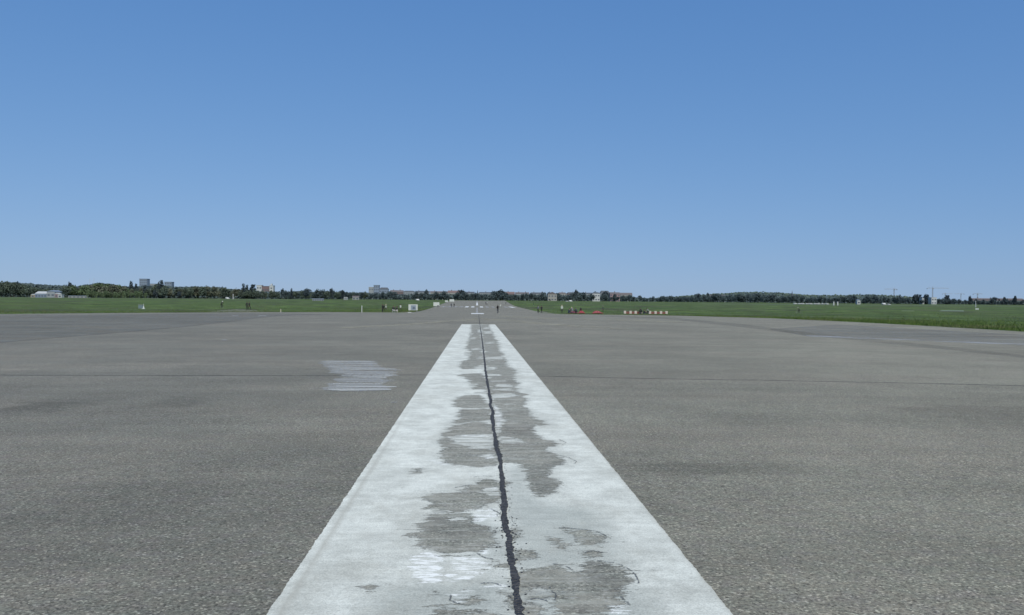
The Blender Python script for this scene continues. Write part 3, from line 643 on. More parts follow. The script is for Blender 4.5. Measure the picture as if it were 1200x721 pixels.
# trees that stand out above the belt
for px, ty, k, wd, D, lab in [
    (81.5, 329.3, 'k', .55, 1340, 'dark square topped tree rising above the wood right of the white sheds'),
    (20, 329, 'k', .7, 1330, 'tall dark tree in the dense left part of the wood'),
    (153.5, 328.2, 'p', .8, 1380, 'dark poplar just left of the square tower block'),
    (159.5, 331.5, 'p', .8, 1390, 'shorter dark poplar close against the left side of the tower block'),
    (170, 333.5, 'p', 1.1, 1300, 'dark poplar standing directly below the square tower block'),
    (182, 338.5, 'k', .7, 1300, 'short dark tree leaning against the foot of the tallest poplar'),
    (188.5, 327.3, 'p', 1.25, 1290, 'tallest broad dark poplar between the two tower blocks'),
    (210, 340.8, 'k', .9, 1290, 'round dark green tree right of the tallest poplar'),
    (261, 335.2, 'k', .5, 1400, 'small dark pointed tree above the low brown wood'),
    (285.5, 331.6, 'p', .95, 1380, 'left poplar of the dark pair beside the white factory'),
    (289.6, 333, 'p', .8, 1385, 'slightly shorter right poplar of the dark pair beside the factory'),
    (296, 332.6, 'p', 1.5, 1380, 'wide dark poplar touching the left wall of the white factory'),
    (331, 337.4, 'k', .6, 1400, 'dark tree just right of the factory chimney'),
    (341.5, 337.2, 'p', .8, 1420, 'small dark pointed poplar right of the factory'),
    (359.5, 337.2, 'k', 1.0, 1400, 'broad dark tree bulging above the belt right of the factory'),
    (388.5, 336.8, 'k', .7, 1500, 'dark tree bump left of the grey stepped block'),
    (402, 339.2, 'k', .7, 1500, 'dark tree midway between two pale huts and the factory'),
    (499.5, 338.6, 'k', .8, 1750, 'dark round tree standing above the roofs left of the red roofed house'),
    (541.5, 338.8, 'k', 1.1, 1750, 'dark round tree at the right end of the long red roof'),
    (578.5, 340.3, 'k', 1.1, 1750, 'dark round tree left of the flat dark crown beyond the runway'),
    (586, 338.8, 'k', 1.5, 1750, 'flat topped dark tree right of the runway axis'),
    (643.5, 341.6, 'k', 1.0, 1800, 'dark tree behind the pale gabled house'),
    (675.3, 338.9, 'k', .9, 1800, 'round dark tree ball above the middle of the apartment houses'),
    (697.4, 341, 'p', 1.1, 1800, 'small dark tree above the white apartment house front'),
    (709, 340.8, 'k', 1.3, 1900, 'broad dark tree crown behind the mansard roofed house'),
    (818, 343.2, 'k', 1.1, 1750, 'dark round tree left of the thin poplar on the right horizon'),
    (829.3, 342.6, 'p', 1.1, 1750, 'thin dark poplar left of the wooded rise'),
    (1051, 347.0, 'p', 1.0, 1600, 'small thin poplar right of the leftmost crane'),
    (1054.2, 344.8, 'p', 1.0, 1600, 'thin dark poplar right of the leftmost crane mast'),
    (1071.5, 344.6, 'k', .8, 1600, 'left tree of the dark group between the two tall cranes'),
    (1074.8, 344.2, 'p', 1.3, 1610, 'second tree of the dark group between the two tall cranes'),
    (1078, 344.8, 'p', 1.3, 1600, 'pointed tree of the dark group between the two tall cranes'),
    (1085.3, 344.2, 'p', 2.1, 1600, 'widest dark tree close left of the tallest crane'),
    (1110, 345.4, 'p', 1.8, 1600, 'dark oval tree under the small crane'),
    (1136.7, 346.4, 'p', 1.2, 1600, 'thin dark tree left of the rightmost crane'),
    (1165, 347.5, 'k', 1.0, 1650, 'dark tree bump right of the rightmost crane'),
    (1177, 347.4, 'p', 1.3, 1650, 'dark pointed tree between tree bump and right end of the horizon'),
    (1189.5, 346.0, 'p', 1.1, 1600, 'dark slender tree at the right end of the horizon')]:
    tree(k, at(px, D), hpx(px, D, ty), wd, lab)
# bushes in front of the left wood
for i, px in enumerate(np.arange(103, 172, 5.2)):
    D = 1180 + random.uniform(-15, 15); tree('s', at(px + random.uniform(-1, 1), D), random.uniform(9, 13), .62, 'fresh green bush in the hedge before the olive wood right of the white sheds', 'bush', 'bushes before the left wood')

# far wood seen as one mass behind the tree belt
V = []; Fc = []; k = 0
def mass(x0, x1, step, toff, D0, size, dens):
    global k
    px = x0
    while px < x1:
        px += step * random.uniform(.6, 1.4); D = D0(px) + random.uniform(0, 60); base = at(px, D); h = hpx(px, D, top_of(px) + toff + .8 * mnoise.noise(Vector((px * .15, 3, 0))) + .5 * mnoise.noise(Vector((px * .7, 3, 0))))
        for j in range(dens):
            z = h * random.random() ** .7; s = size * random.uniform(.5, 1.2); p = base + Vector((random.gauss(0, 3), random.uniform(-8, 8), z - 0.3 * s))
            a = [random.uniform(.6, 1.1) for _ in range(6)]; th = random.gauss(0, .6); tl = random.gauss(0, .5)
            for q in range(6):
                w = q * 1.047; dx = s * a[q] * math.cos(w); dz = s * .8 * a[q] * math.sin(w)
                V.append((p.x + dx * math.cos(th), p.y + dx * math.sin(th) + dz * math.sin(tl), max(p.z + dz * math.cos(tl), base.z - .2)))
            Fc.append(tuple(range(k, k + 6))); k += 6
mass(-60, 300, 1.0, 1.0, lambda p: depth_row(p) + 90, 2.6, 34); mass(300, 1260, 1.0, 2.4, lambda p: depth_row(p) + 90, 2.2, 26)
me = bpy.data.meshes.new('distant_wood'); me.from_pydata(V, [], Fc); me.materials.append(M_leaf_d)
o = bpy.data.objects.new('distant_wood', me); COL.objects.link(o); tag(o, 'dense far wood closing the horizon behind the single trees', 'wood', kind='stuff')

# wooded rise on the right horizon
bm = BM(); grid = {}
M_hill = newmat('wooded hill', (.055, .08, .078), var=.45, scale=.03, bump=1.)
for i in range(61):
    for j in range(13):
        px = 770 + i * 5.4; D = 2300 + j * 60; hy = np.interp(px, [770, 800, 845, 865, 905, 925, 945, 990, 1015, 1040, 1070, 1100], [350, 347.8, 344.6, 343.4, 343.2, 344.8, 346.6, 346.9, 346.0, 346.8, 349.5, 353])
        hh = max(0, hpx(px, 2660, hy)) * math.exp(-((j - 6) / 3.2) ** 2) + 1.6 * mnoise.noise(Vector((i * .9, j * .9, 0))); p = at(px, 2660)
        grid[i, j] = bm.verts.new((p.x, D, zg(D) + max(hh, -1)))
for i in range(60):
    for j in range(12): bm.faces.new((grid[i, j], grid[i+1, j], grid[i+1, j+1], grid[i, j+1]))
hp = [(grid[i, j].co.copy(), grid[min(i+1, 60), j].co.copy(), grid[i, min(j+1, 12)].co.copy()) for i in range(61) for j in range(8)]
tag(mesh_obj('hill', bm, M_hill, smooth=True), kind='structure')
V = []; Fc = []; k = 0
for i in range(9000):
    a, b, c = random.choice(hp); u, v = random.random(), random.random(); p = a + (b - a) * u + (c - a) * v
    if p.z < -1.6: continue
    s_ = random.uniform(1.2, 3.4); p.z += random.uniform(-1.5, 2.6) + 1.5 * mnoise.noise(Vector((p.x * .05, p.y * .05, 0))); th = random.gauss(0, .7); tl = random.gauss(0, .6)
    for q in range(6):
        w = q * 1.047; r_ = s_ * random.uniform(.6, 1.1); dx = r_ * math.cos(w); dz = r_ * .85 * math.sin(w); V.append((p.x + dx * math.cos(th), p.y + dx * math.sin(th) + dz * math.sin(tl), p.z + dz * math.cos(tl)))
    Fc.append(tuple(range(k, k + 6))); k += 6
me = bpy.data.meshes.new('hill_wood'); me.from_pydata(V, [], Fc); me.materials.append(leafmat('foliage on the rise', (.050, .074, .062), (.082, .108, .080)))
o = bpy.data.objects.new('hill_wood', me); COL.objects.link(o); tag(o, 'dense wood covering the low rise on the right horizon', 'wood', kind='stuff')

# ------------------------------------------------------------------ buildings
M = {}
def mt(key, c, **k):
    if key not in M: M[key] = newmat(key, c, **k)
    return M[key]
mt('white plaster', (.40, .43, .44), scale=.2); mt('grey concrete', (.17, .22, .29), scale=.1); mt('pale render', (.23, .26, .28), scale=.1); mt('brick', (.13, .105, .105), scale=.3)  # building colours carry painted distance haze: bluish and low in contrast
mt('red roof', (.155, .115, .115), scale=.3); mt('brown roof', (.12, .11, .115), scale=.3); mt('dark roof', (.075, .09, .11), scale=.3); mt('window glass', (.08, .10, .13), rough=.3); mt('yellow panel', (.30, .27, .19)); mt('pink panel', (.25, .19, .20))
mt('steel', (.3, .33, .36), rough=.5); mt('beige render', (.25, .26, .25), scale=.2); mt('red panel', (.155, .115, .12))
def building(px0, px1, ytop, D, wall, roof, label, rtype='flat', depth=14, roofpx=1.5, nwin=4, floors=2, name='building', cat='building', chimney=0, tower=None):
    a, b = at(px0, D), at(px1, D); w = b.x - a.x; H = hpx((px0 + px1) / 2, D, ytop); rh = roofpx * D / 1000 if rtype != 'flat' else .6; e = max(H - rh, 1.5)
    t = thing(name, Vector(((a.x + b.x) / 2, D, zg(D))), 0, label, cat)
    bm = BM(); box(bm, -w/2, w/2, 0, depth, -.3, e); mesh_obj('wall', bm, M[wall], t)
    bm = BM(); o = .4
    if rtype == 'flat':
        box(bm, -w/2 - .3, w/2 + .3, -.3, depth + .3, e + .003, e + rh)
    elif rtype == 'gable':      # ridge parallel to the view line of the front
        v = [bm.verts.new(c) for c in ((-w/2 - o, -o, e), (w/2 + o, -o, e), (w/2 + o, depth + o, e), (-w/2 - o, depth + o, e), (-w/2 - o, depth/2, e + rh), (w/2 + o, depth/2, e + rh))]
        for q in ((0, 1, 5, 4), (2, 3, 4, 5), (0, 4, 3), (1, 2, 5), (3, 2, 1, 0)): bm.faces.new([v[i] for i in q])
    elif rtype == 'front':      # gable towards the field
        v = [bm.verts.new(c) for c in ((-w/2 - o, -o, e), (w/2 + o, -o, e), (w/2 + o, depth + o, e), (-w/2 - o, depth + o, e), (0, -o, e + rh), (0, depth + o, e + rh))]
        for q in ((0, 1, 4), (2, 3, 5), (0, 4, 5, 3), (1, 2, 5, 4), (3, 2, 1, 0)): bm.faces.new([v[i] for i in q])
    else:                       # mansard / hip
        k = min(w, depth) * .22
        v = [bm.verts.new(c) for c in ((-w/2 - o, -o, e), (w/2 + o, -o, e), (w/2 + o, depth + o, e), (-w/2 - o, depth + o, e), (-w/2 + k, k, e + rh), (w/2 - k, k, e + rh), (w/2 - k, depth - k, e + rh), (-w/2 + k, depth - k, e + rh))]
        for q in ((0, 1, 5, 4), (1, 2, 6, 5), (2, 3, 7, 6), (3, 0, 4, 7), (4, 5, 6, 7), (3, 2, 1, 0)): bm.faces.new([v[i] for i in q])
    ro = mesh_obj('roof', bm, M[roof], t)
    for c in range(chimney):
        bm = BM(); x = -w/2 + (c + .5) * w / chimney; box(bm, x - .7, x + .7, depth * .4, depth * .4 + 1.2, e + rh * .4, e + rh + 1.6); box(bm, x - .85, x + .85, depth * .4 - .15, depth * .4 + 1.35, e + rh + 1.6, e + rh + 1.9); mesh_obj('chimney', bm, M['brick'], ro)
    for r in range(floors):
        for c in range(nwin):
            x = -w/2 + (c + .5) * w / nwin; z = e * (r + .42) / floors; ww = min(1.6, w / nwin * .3); hh = min(1.2, e / floors * .27)
            bm = BM(); box(bm, x - ww, x + ww, -.06, .05, z - hh, z + hh); mesh_obj('window', bm, M['window glass'], t)
    if tower:
        tx0, tx1, ty = tower; xa = at(tx0, D).x - t.location.x; xb = at(tx1, D).x - t.location.x; th = hpx(tx0, D, ty)
        bm = BM(); box(bm, xa, xb, depth * .3, depth * .8, e, th); mesh_obj('tower', bm, M[wall], t)
    return t
# left: sheds by the field
building(41, 54.5, 341.6, 1240, 'grey concrete', 'white plaster', 'long low hall with a bright white roof left of the grey hangar', 'gable', 18, 2.6, 4, 1, 'shed', 'shed')
building(54.8, 64, 340.2, 1238, 'pale render', 'grey concrete', 'taller grey white hangar in the middle of the sheds at left', 'front', 22, 1.6, 2, 1, 'hangar', 'hangar')
building(64.4, 67.6, 343.2, 1236, 'pink panel', 'white plaster', 'small pink and white shed beside the grey hangar', 'front', 10, 1.2, 1, 1, 'shed', 'shed')
building(67.9, 72.2, 344.8, 1234, 'white plaster', 'white plaster', 'white box shed at the right end of the sheds', 'flat', 8, 1, 1, 1, 'shed', 'shed')
building(36, 40.6, 344.6, 1242, 'yellow panel', 'white plaster', 'small pale yellow shed at the left end of the sheds', 'front', 10, 1, 1, 1, 'shed', 'shed')
building(80, 103, 346.6, 1215, 'beige render', 'grey concrete', 'long low beige wall building at the foot of the olive wood', 'flat', 10, 1, 5, 1, 'shed', 'shed')
building(163.2, 172.4, 326.8, 1950, 'grey concrete', 'dark roof', 'square grey tower block rising above the left wood', 'flat', 16, 1, 4, 8, 'tower_block', 'tower block')
building(192.5, 201, 330.4, 1900, 'grey concrete', 'dark roof', 'lower grey tower block right of the tallest poplar', 'flat', 16, 1, 3, 6, 'tower_block', 'tower block')
building(175, 182, 332.6, 2000, 'pale render', 'dark roof', 'pale flat block half hidden between the two tower blocks', 'flat', 16, 1, 3, 4, 'tower_block', 'tower block')
# factory
building(300.5, 306.5, 334.2, 1720, 'white plaster', 'white plaster', 'white left wing of the factory next to the wide poplar', 'flat', 14, 1, 2, 3, 'factory', 'factory')
building(306.7, 315.4, 335.4, 1722, 'red panel', 'brown roof', 'reddish brick middle hall of the factory', 'flat', 14, 1, 3, 2, 'factory', 'factory')
building(315.6, 320.2, 334.6, 1718, 'white plaster', 'white plaster', 'white right wing of the factory with a small tower', 'flat', 14, 1, 1, 3, 'factory', 'factory', tower=(316.4, 318, 332.6))
# grey stepped block
building(432, 437.6, 336.4, 2100, 'pale render', 'white plaster', 'pale low left wing of the grey stepped block', 'flat', 14, 1, 2, 3)
building(437.8, 444.3, 334.2, 2100, 'grey concrete', 'dark roof', 'tallest middle tower of the grey stepped block', 'flat', 16, 1, 3, 5, 'tower_block', 'tower block')
building(444.6, 455, 337.0, 2102, 'grey concrete', 'dark roof', 'long dark roofed wing right of the grey stepped block', 'mansard', 14, 2.2, 5, 3)
building(457, 472.4, 340.2, 2000, 'brick', 'brown roof', 'long brown roofed brick house right of the grey stepped block', 'gable', 14, 2.4, 6, 2, 'house', 'house', 2)
building(472.8, 485.6, 340.8, 1990, 'pale render', 'dark roof', 'pale apartment house with thin dark roof between tree crowns', 'mansard', 14, 1.0, 6, 3, 'house', 'house')
building(486.5, 503, 341.0, 2050, 'pale render', 'dark roof', 'dark roofed row house below the round tree', 'gable', 14, 1.6, 6, 2, 'house', 'house', 2)
building(504, 524.6, 341.4, 2000, 'beige render', 'brown roof', 'long low brown roofed row left of the red roof', 'gable', 14, 1.6, 7, 2, 'house', 'house', 2)
building(525, 541, 340.6, 1990, 'beige render', 'red roof', 'pale house with long red roof left of the runway axis', 'gable', 14, 2.6, 7, 2, 'house', 'house', 2)
building(543, 556, 342.0, 2020, 'pale render', 'dark roof', 'pale grey roofed row left of the spire', 'gable', 14, 1.4, 5, 2, 'house', 'house', 1)
building(560.5, 578, 342.4, 2000, 'pale render', 'dark roof', 'pale house with many windows right of the spire', 'mansard', 14, 1.3, 7, 3, 'house', 'house', 1)
building(588, 603, 342, 1985, 'brick', 'red roof', 'house with pinkish red roof right of the flat topped tree', 'gable', 14, 2.4, 6, 2, 'house', 'house', 1)
building(604, 620, 342.6, 2030, 'pale render', 'brown roof', 'brown roofed row beside the pinkish red roof', 'gable', 14, 1.8, 6, 2, 'house', 'house', 2)
building(621, 640, 342.8, 2010, 'pale render', 'dark roof', 'grey roofed row left of the pale gabled house', 'mansard', 14, 1.6, 7, 2, 'house', 'house', 2)
building(642, 652.6, 342.2, 1680, 'beige render', 'brown roof', 'pale gabled house with dark roof standing clear of the trees', 'front', 16, 2.6, 3, 2, 'house', 'house')
building(654, 664, 342.8, 1960, 'beige render', 'brown roof', 'beige house right of the pale gabled house', 'mansard', 14, 1.6, 4, 3, 'house', 'house', 1)
building(664.5, 679, 342.6, 1980, 'brick', 'dark roof', 'dark brick apartment house beneath the tree ball', 'mansard', 14, 1.6, 5, 3, 'house', 'house', 1)
building(679.6, 693.6, 343, 1970, 'pale render', 'dark roof', 'grey apartment house right of the tree ball', 'gable', 14, 1.5, 5, 3, 'house', 'house', 1)
building(694.2, 703, 342.6, 1700, 'white plaster', 'dark roof', 'white fronted apartment house left of the mansard roof', 'mansard', 14, 1.4, 3, 2, 'house', 'house')
building(703.4, 714.6, 340.8, 1990, 'pale render', 'dark roof', 'apartment house with tall dark mansard roof', 'mansard', 16, 3, 4, 3, 'house', 'house')
building(715, 726.4, 342.6, 1740, 'pink panel', 'brown roof', 'pinkish house with brown roof right of the mansard roof', 'gable', 14, 2.2, 4, 3, 'house', 'house', 1)
building(727, 741, 343.2, 1990, 'beige render', 'brown roof', 'last brown roofed house before the low tree belt', 'gable', 14, 2.6, 5, 3, 'house', 'house')
building(832, 850, 345.6, 1850, 'pale render', 'brown roof', 'pale house half hidden left of the wooded rise', 'gable', 14, 1.4, 6, 2, 'house', 'house')
building(1091.6, 1097.6, 348.6, 1560, 'white plaster', 'white plaster', 'white block at the foot of the tallest crane', 'flat', 12, 1, 2, 2)
building(1080.5, 1083, 349.2, 1570, 'white plaster', 'grey concrete', 'tiny white building left of the widest dark tree', 'flat', 10, 1, 1, 2)
building(1140, 1170, 349.6, 2000, 'brick', 'brown roof', 'long brownish row under the rightmost crane', 'gable', 14, 1.4, 7, 2, 'house', 'house', 2)
building(1172, 1200, 349.8, 2000, 'brick', 'brown roof', 'long brown row at the right end of the horizon', 'gable', 14, 1.4, 7, 2, 'house', 'house', 2)
building(1004.6, 1008.4, 351, 1180, 'white plaster', 'grey concrete', 'small white hut right of the white gate', 'front', 5, 1, 1, 1, 'hut', 'hut')
building(413, 420.5, 346.8, 1380, 'beige render', 'brown roof', 'low beige hut with brown roof before the belt left of the grey block', 'gable', 8, 1.4, 2, 1, 'hut', 'hut')
building(403, 404.8, 348.2, 1300, 'white plaster', 'white plaster', 'left of two tiny white huts on the meadow edge', 'front', 4, .8, 1, 1, 'hut', 'hut')
building(405.4, 407, 348.2, 1300, 'white plaster', 'white plaster', 'right of two tiny white huts on the meadow edge', 'front', 4, .8, 1, 1, 'hut', 'hut')
building(366, 379, 349.9, 900, 'pale render', 'grey concrete', 'very long low white shelter on the left meadow edge', 'flat', 3, 1, 5, 1, 'shelter', 'shelter')

def spire(px, ytop, D, w, label):
    t = thing('church_spire', at(px, D), 0, label, 'spire'); H = hpx(px, D, ytop)
    bm = BM(); box(bm, -w, w, -w, w, -.2, H * .62); mesh_obj('tower', bm, M['brick'], t)
    bm = BM(); tube(bm, (0, 0, H * .62), (0, 0, H), w * 1.3, .12, 8); mesh_obj('spire', bm, M['dark roof'], t)
    for z in (.5, .36):
        bm = BM(); box(bm, -w * .4, w * .4, -w - .06, -w + .1, H * z - 1, H * z + 1); mesh_obj('window', bm, M['window glass'], t)
spire(928.2, 340.4, 2500, 1.7, 'slender dark church spire at the right end of the wooded rise')
spire(559.6, 339.9, 2200, 1.4, 'small dark church spire on the axis of the runway')

def crane(px, ytop, D, jl, jr, label, rz=0):
    t = thing('tower_crane', at(px, D), rz, label, 'crane', 'tower cranes on the right horizon'); H = hpx(px, D, ytop); k = D / 1000
    s = 1.25
    def lattice(bm, a, b, w, n, th):
        a, b = Vector(a), Vector(b); d = (b - a) / n; up = Vector((0, 0, 1)) if abs((b - a).normalized().z) < .5 else Vector((0, 1, 0)); sd = d.normalized().cross(up).normalized()
        cs = [sd * w + up * w, sd * -w + up * w, sd * -w - up * w, sd * w - up * w]
        for c in cs: tube(bm, a + c, b + c, th, n=4)
        for i in range(n):
            for q in range(4): tube(bm, a + d * i + cs[q], a + d * (i + 1) + cs[(q + 1) % 4], th * .6, n=3)
    bm = BM(); lattice(bm, (0, 0, 0), (0, 0, H * .93), s, 12, .28); mesh_obj('mast', bm, M['steel'], t)
    jz = H * .9
    bm = BM(); lattice(bm, (jl * k, 0, jz), (-1.5, 0, jz), .8, 9, .24); mesh_obj('counter_jib' if abs(jl) < abs(jr) else 'jib', bm, M['steel'], t)
    bm = BM(); lattice(bm, (1.5, 0, jz), (jr * k, 0, jz), .8, 9, .24); mesh_obj('jib' if abs(jl) < abs(jr) else 'counter_jib', bm, M['steel'], t)
    bm = BM(); tube(bm, (0, 0, jz), (0, 0, H), .7, .3, 6); tube(bm, (0, 0, H), (jl * k * .8, 0, jz + .8), .15, n=4); tube(bm, (0, 0, H), (jr * k * .8, 0, jz + .8), .15, n=4); mesh_obj('peak', bm, M['steel'], t)
    sh = jl if abs(jl) < abs(jr) else jr
    bm = BM(); box(bm, sh * k - 2, sh * k + 1, -1.2, 1.2, jz - 3.4, jz - .9); mesh_obj('counterweight', bm, M['grey concrete'], t)
    bm = BM(); box(bm, 1.3, 3.4, -1.3, 1.3, jz - 3.3, jz - 1, bevel=.2); mesh_obj('cab', bm, M['steel'], t)
crane(1047.6, 337.2, 3000, -12, 3.6, 'leftmost tower crane with its long arm pointing left')
crane(1092.8, 335.8, 2900, -6.5, 20, 'tallest tower crane with its long arm pointing right')
crane(1107.5, 343.0, 3600, -3, 9, 'small tower crane just right of the tallest one')
crane(1145.4, 343.2, 3300, -5, 6.5, 'rightmost low tower crane above the brown row')
crane(1126, 343.2, 4200, -8, 4, 'farthest faint tower crane between the small and the rightmost one')
def mast(px, D, ytop, label, r=.35):
    t = thing('radio_mast', at(px, D), 0, label, 'mast'); H = hpx(px, D, ytop)
    bm = BM(); tube(bm, (0, 0, 0), (0, 0, H), r * 1.6, r * .5, 6); mesh_obj('pole', bm, M['white plaster'], t)
    bm = BM()
    for q in range(3): tube(bm, (-1.5 * r, 0, H * (.9 - q * .04)), (1.5 * r, 0, H * (.9 - q * .04)), r * .35, n=5)
    mesh_obj('antenna', bm, M['steel'], t)
mast(105, 1900, 326.5, 'left of two thin white masts above the olive wood'); mast(110, 1900, 325.5, 'right of two thin white masts above the olive wood')
mast(273.2, 1185, 344.4, 'pale short mast beside the white van at the left wood', .45)
mast(1143.4, 700, 352.4, 'pale blue mast on the right meadow above the white marker board', .25)

# ------------------------------------------------------------------ vehicles
M_glass = newmat('car glass', (.03, .04, .05), rough=.15); M_tyre = newmat('tyre rubber', (.02, .02, .02)); M_rim = newmat('wheel rim', (.4, .4, .42), rough=.4)
def paint(n, c): return newmat(n, c, rough=.35, var=.03)
def car(loc, rz, label, body, van=False, group=None, name='parked_car', cat='car'):
    t = thing(name, loc, rz, label, cat, group)
    if van: prof = [(-2.6, .35), (-2.62, 1.1), (-2.55, 2.2), (-2.3, 2.32), (1.3, 2.3), (1.75, 2.1), (2.15, 1.3), (2.6, 1.05), (2.68, .5), (2.6, .35)]; glass = [(1.25, 2.02), (1.68, 1.98), (2.0, 1.36), (1.25, 1.36)]; wz = (-1.6, 1.75)
    else: prof = [(-2.15, .32), (-2.2, .85), (-1.95, 1.0), (-1.5, 1.38), (-.6, 1.46), (.2, 1.42), (.95, .98), (1.9, .82), (2.15, .6), (2.15, .32)]; glass = [(-1.45, 1.28), (-.6, 1.37), (.15, 1.33), (.72, 1.0), (-1.75, 1.0)]; wz = (-1.3, 1.35)
    bm = BM(); A = [bm.verts.new((x, -.86, z)) for x, z in prof]; B = [bm.verts.new((x, .86, z)) for x, z in prof]; n = len(prof)
    for i in range(n): bm.faces.new((A[i], A[(i+1) % n], B[(i+1) % n], B[i]))
    bm.faces.new(A[::-1]); bm.faces.new(B); bmesh.ops.bevel(bm, geom=bm.edges[:], offset=.06, segments=2, affect='EDGES'); mesh_obj('body', bm, body, t, True)
    for s in (-1, 1):
        bm = BM(); bm.faces.new([bm.verts.new((x, s * .868, z)) for x, z in glass]); mesh_obj('window', bm, M_glass, t)
        for x in wz:
            bm = BM(); tube(bm, (x, s * .9, .32), (x, s * .68, .32), .32, n=18); w = mesh_obj('wheel', bm, M_tyre, t)
            bm = BM(); tube(bm, (x, s * .91, .32), (x, s * .88, .32), .19, n=14); mesh_obj('rim', bm, M_rim, w)
        bm = BM(); xf = prof[-2][0]; box(bm, xf - .02, xf + .03, s * .6 - .16, s * .6 + .16, .55, .72); mesh_obj('headlight', bm, M_rim, t)
    return t
vw = paint('white car paint', (.5, .53, .55)); vg = paint('silver car paint', (.45, .47, .5)); vd = paint('dark car paint', (.05, .06, .08))
car(at(266.6, 1180), .05, 'white van parked at the edge of the left wood beside the pale mast', vw, True, name='parked_van', cat='van')
car(at(489.5, 1180), 0, 'white van by the trees left of the runway end', vw, True, name='parked_van', cat='van')
car(at(668.7, 1250), 0, 'white van at the meadow edge above the group with red kites', vw, True, name='parked_van', cat='van')
car(at(664.5, 1260), 0, 'silver car just left of the white van above the red kites', vg)
car(at(1036, 1050), 0, 'white van parked on the right meadow edge left of a white car', vw, True, name='parked_van', cat='van')
car(at(1042, 1050), 0, 'white car parked just right of the white van on the right meadow edge', vw)
first = None
for i, px in enumerate([932, 936.4, 941, 945.6, 950.2, 955, 959.6, 964.4, 969]):
    lab = ['leftmost white car of the row left of the white gate', 'second white car from the left in the parked row', 'third white car from the left in the parked row', 'fourth white car from the left in the parked row', 'middle white car of the parked row', 'white car just right of the middle of the parked row', 'third white car from the right end of the row', 'last but one white car in the row before the gate', 'rightmost white car of the row next to the white gate'][i]
    if first is None: first = car(at(px, 1010), 0, lab, vw, group='white cars parked in a row on the right meadow edge')
    else: dup(first, at(px, 1010) + Vector((0, random.uniform(-1, 1), 0)), math.pi * (i % 2), lab)
# white gate beside the cars
t = thing('gate', at(979.3, 800), 0, 'dark gate between two bright white pillars right of the parked cars', 'gate'); k = .8
for s in (-1, 1):
    bm = BM(); box(bm, s * 1.9 - .55, s * 1.9 + .55, -.5, .5, 0, 3.4, bevel=.05); box(bm, s * 1.9 - .7, s * 1.9 + .7, -.65, .65, 3.4, 3.6); mesh_obj('pillar', bm, M['white plaster'], t)
bm = BM()
for q in range(9): tube(bm, (-1.3 + q * .325, 0, .1), (-1.3 + q * .325, 0, 2.6), .05, n=5)
tube(bm, (-1.35, 0, 2.5), (1.35, 0, 2.5), .06, n=5); tube(bm, (-1.35, 0, .3), (1.35, 0, .3), .06, n=5); mesh_obj('grille', bm, M_tyre, t)

# ------------------------------------------------------------------ signs and small furniture
MW = newmat('white board', (.46, .50, .48), rough=.6, var=.05); MG = newmat('grey picture', (.20, .25, .30), var=.5, scale=2.2); MD = newmat('black metal', (.02, .022, .025), rough=.5); MGal = newmat('galvanised steel', (.3, .32, .33), rough=.5)
def board(px, py, w, h, label, picture=False, foot=.35):
    p = gp(px, py); t = thing('sign_board' if not picture else 'banner_board', p, math.atan2(-p.x, p.y), label, 'sign board')
    bm = BM(); box(bm, -w/2, w/2, -.04, .04, foot, foot + h, bevel=.015); bo = mesh_obj('panel', bm, MW, t)
    if picture:
        bm = BM(); box(bm, -w * .24, w * .33, -.052, -.043, foot + h * .06, foot + h * .86); mesh_obj('picture', bm, MG, bo)
        bm = BM(); box(bm, -w * .05, w * .2, -.062, -.054, foot + h * .2, foot + h * .6); mesh_obj('picture', bm, newmat('dark figure', (.1, .13, .17)), bo)
    for s in (-1, 1):
        bm = BM(); tube(bm, (s * w * .42, .06, 0), (s * w * .42, .06, foot + h * .9), .035, n=7); mesh_obj('leg', bm, MGal, t)
        bm = BM(); box(bm, s * w * .42 - .05, s * w * .42 + .05, -.4, .5, 0, .06); mesh_obj('foot', bm, MGal, t)
    return t
board(484, 365.2, 2.25, 1.45, 'white board with a grey picture standing at the left runway edge', True, .3)
board(511.4, 359.7, 2.6, 1.6, 'plain white board with dark foot at the left side of the far runway', False, .35)
bm = BM(); p = gp(513.4, 359.8); t = thing('speaker_box', p, 0, 'small black box standing below the plain white board', 'box'); box(bm, -.4, .4, -.3, .3, 0, .7, bevel=.04); mesh_obj('cabinet', bm, MD, t); bm = BM(); tube(bm, (0, -.3, .35), (0, -.33, .35), .22, n=16); mesh_obj('grille', bm, MGal, t)
board(529.5, 354.3, 4.4, 2.2, 'wide white board far down the left runway edge', False, .6)
board(523.2, 354.6, 2.6, 1.3, 'smaller greyish white board beside the far wide white one', False, .5)
board(1145, 363.6, 1.5, .8, 'low white marker board on the right meadow', False, .2)
def post(px, py, h, w, mat_, label):
    p = gp(px, py); t = thing('marker_post', p, 0, label, 'post'); bm = BM(); tube(bm, (0, 0, 0), (0, 0, h), w, w * .9, 10); mesh_obj('pole', bm, mat_, t)
    bm = BM(); tube(bm, (0, 0, h), (0, 0, h + w), w * 1.15, w * .4, 10); mesh_obj('cap', bm, mat_, t); bm = BM(); tube(bm, (0, 0, 0), (0, 0, .06), w * 2, w * 2, 12); mesh_obj('base', bm, MGal, t)
post(424, 366.2, 1.3, .085, MW, 'short white marker post at the left edge of the apron')
post(625.2, 358, 1.5, .14, newmat('dark green post', (.02, .05, .03)), 'dark green post in the grass right of the far runway')
post(329, 366.1, .5, .09, newmat('pale wooden post', (.4, .38, .28)), 'knee high pale peg at the edge of the left grass')
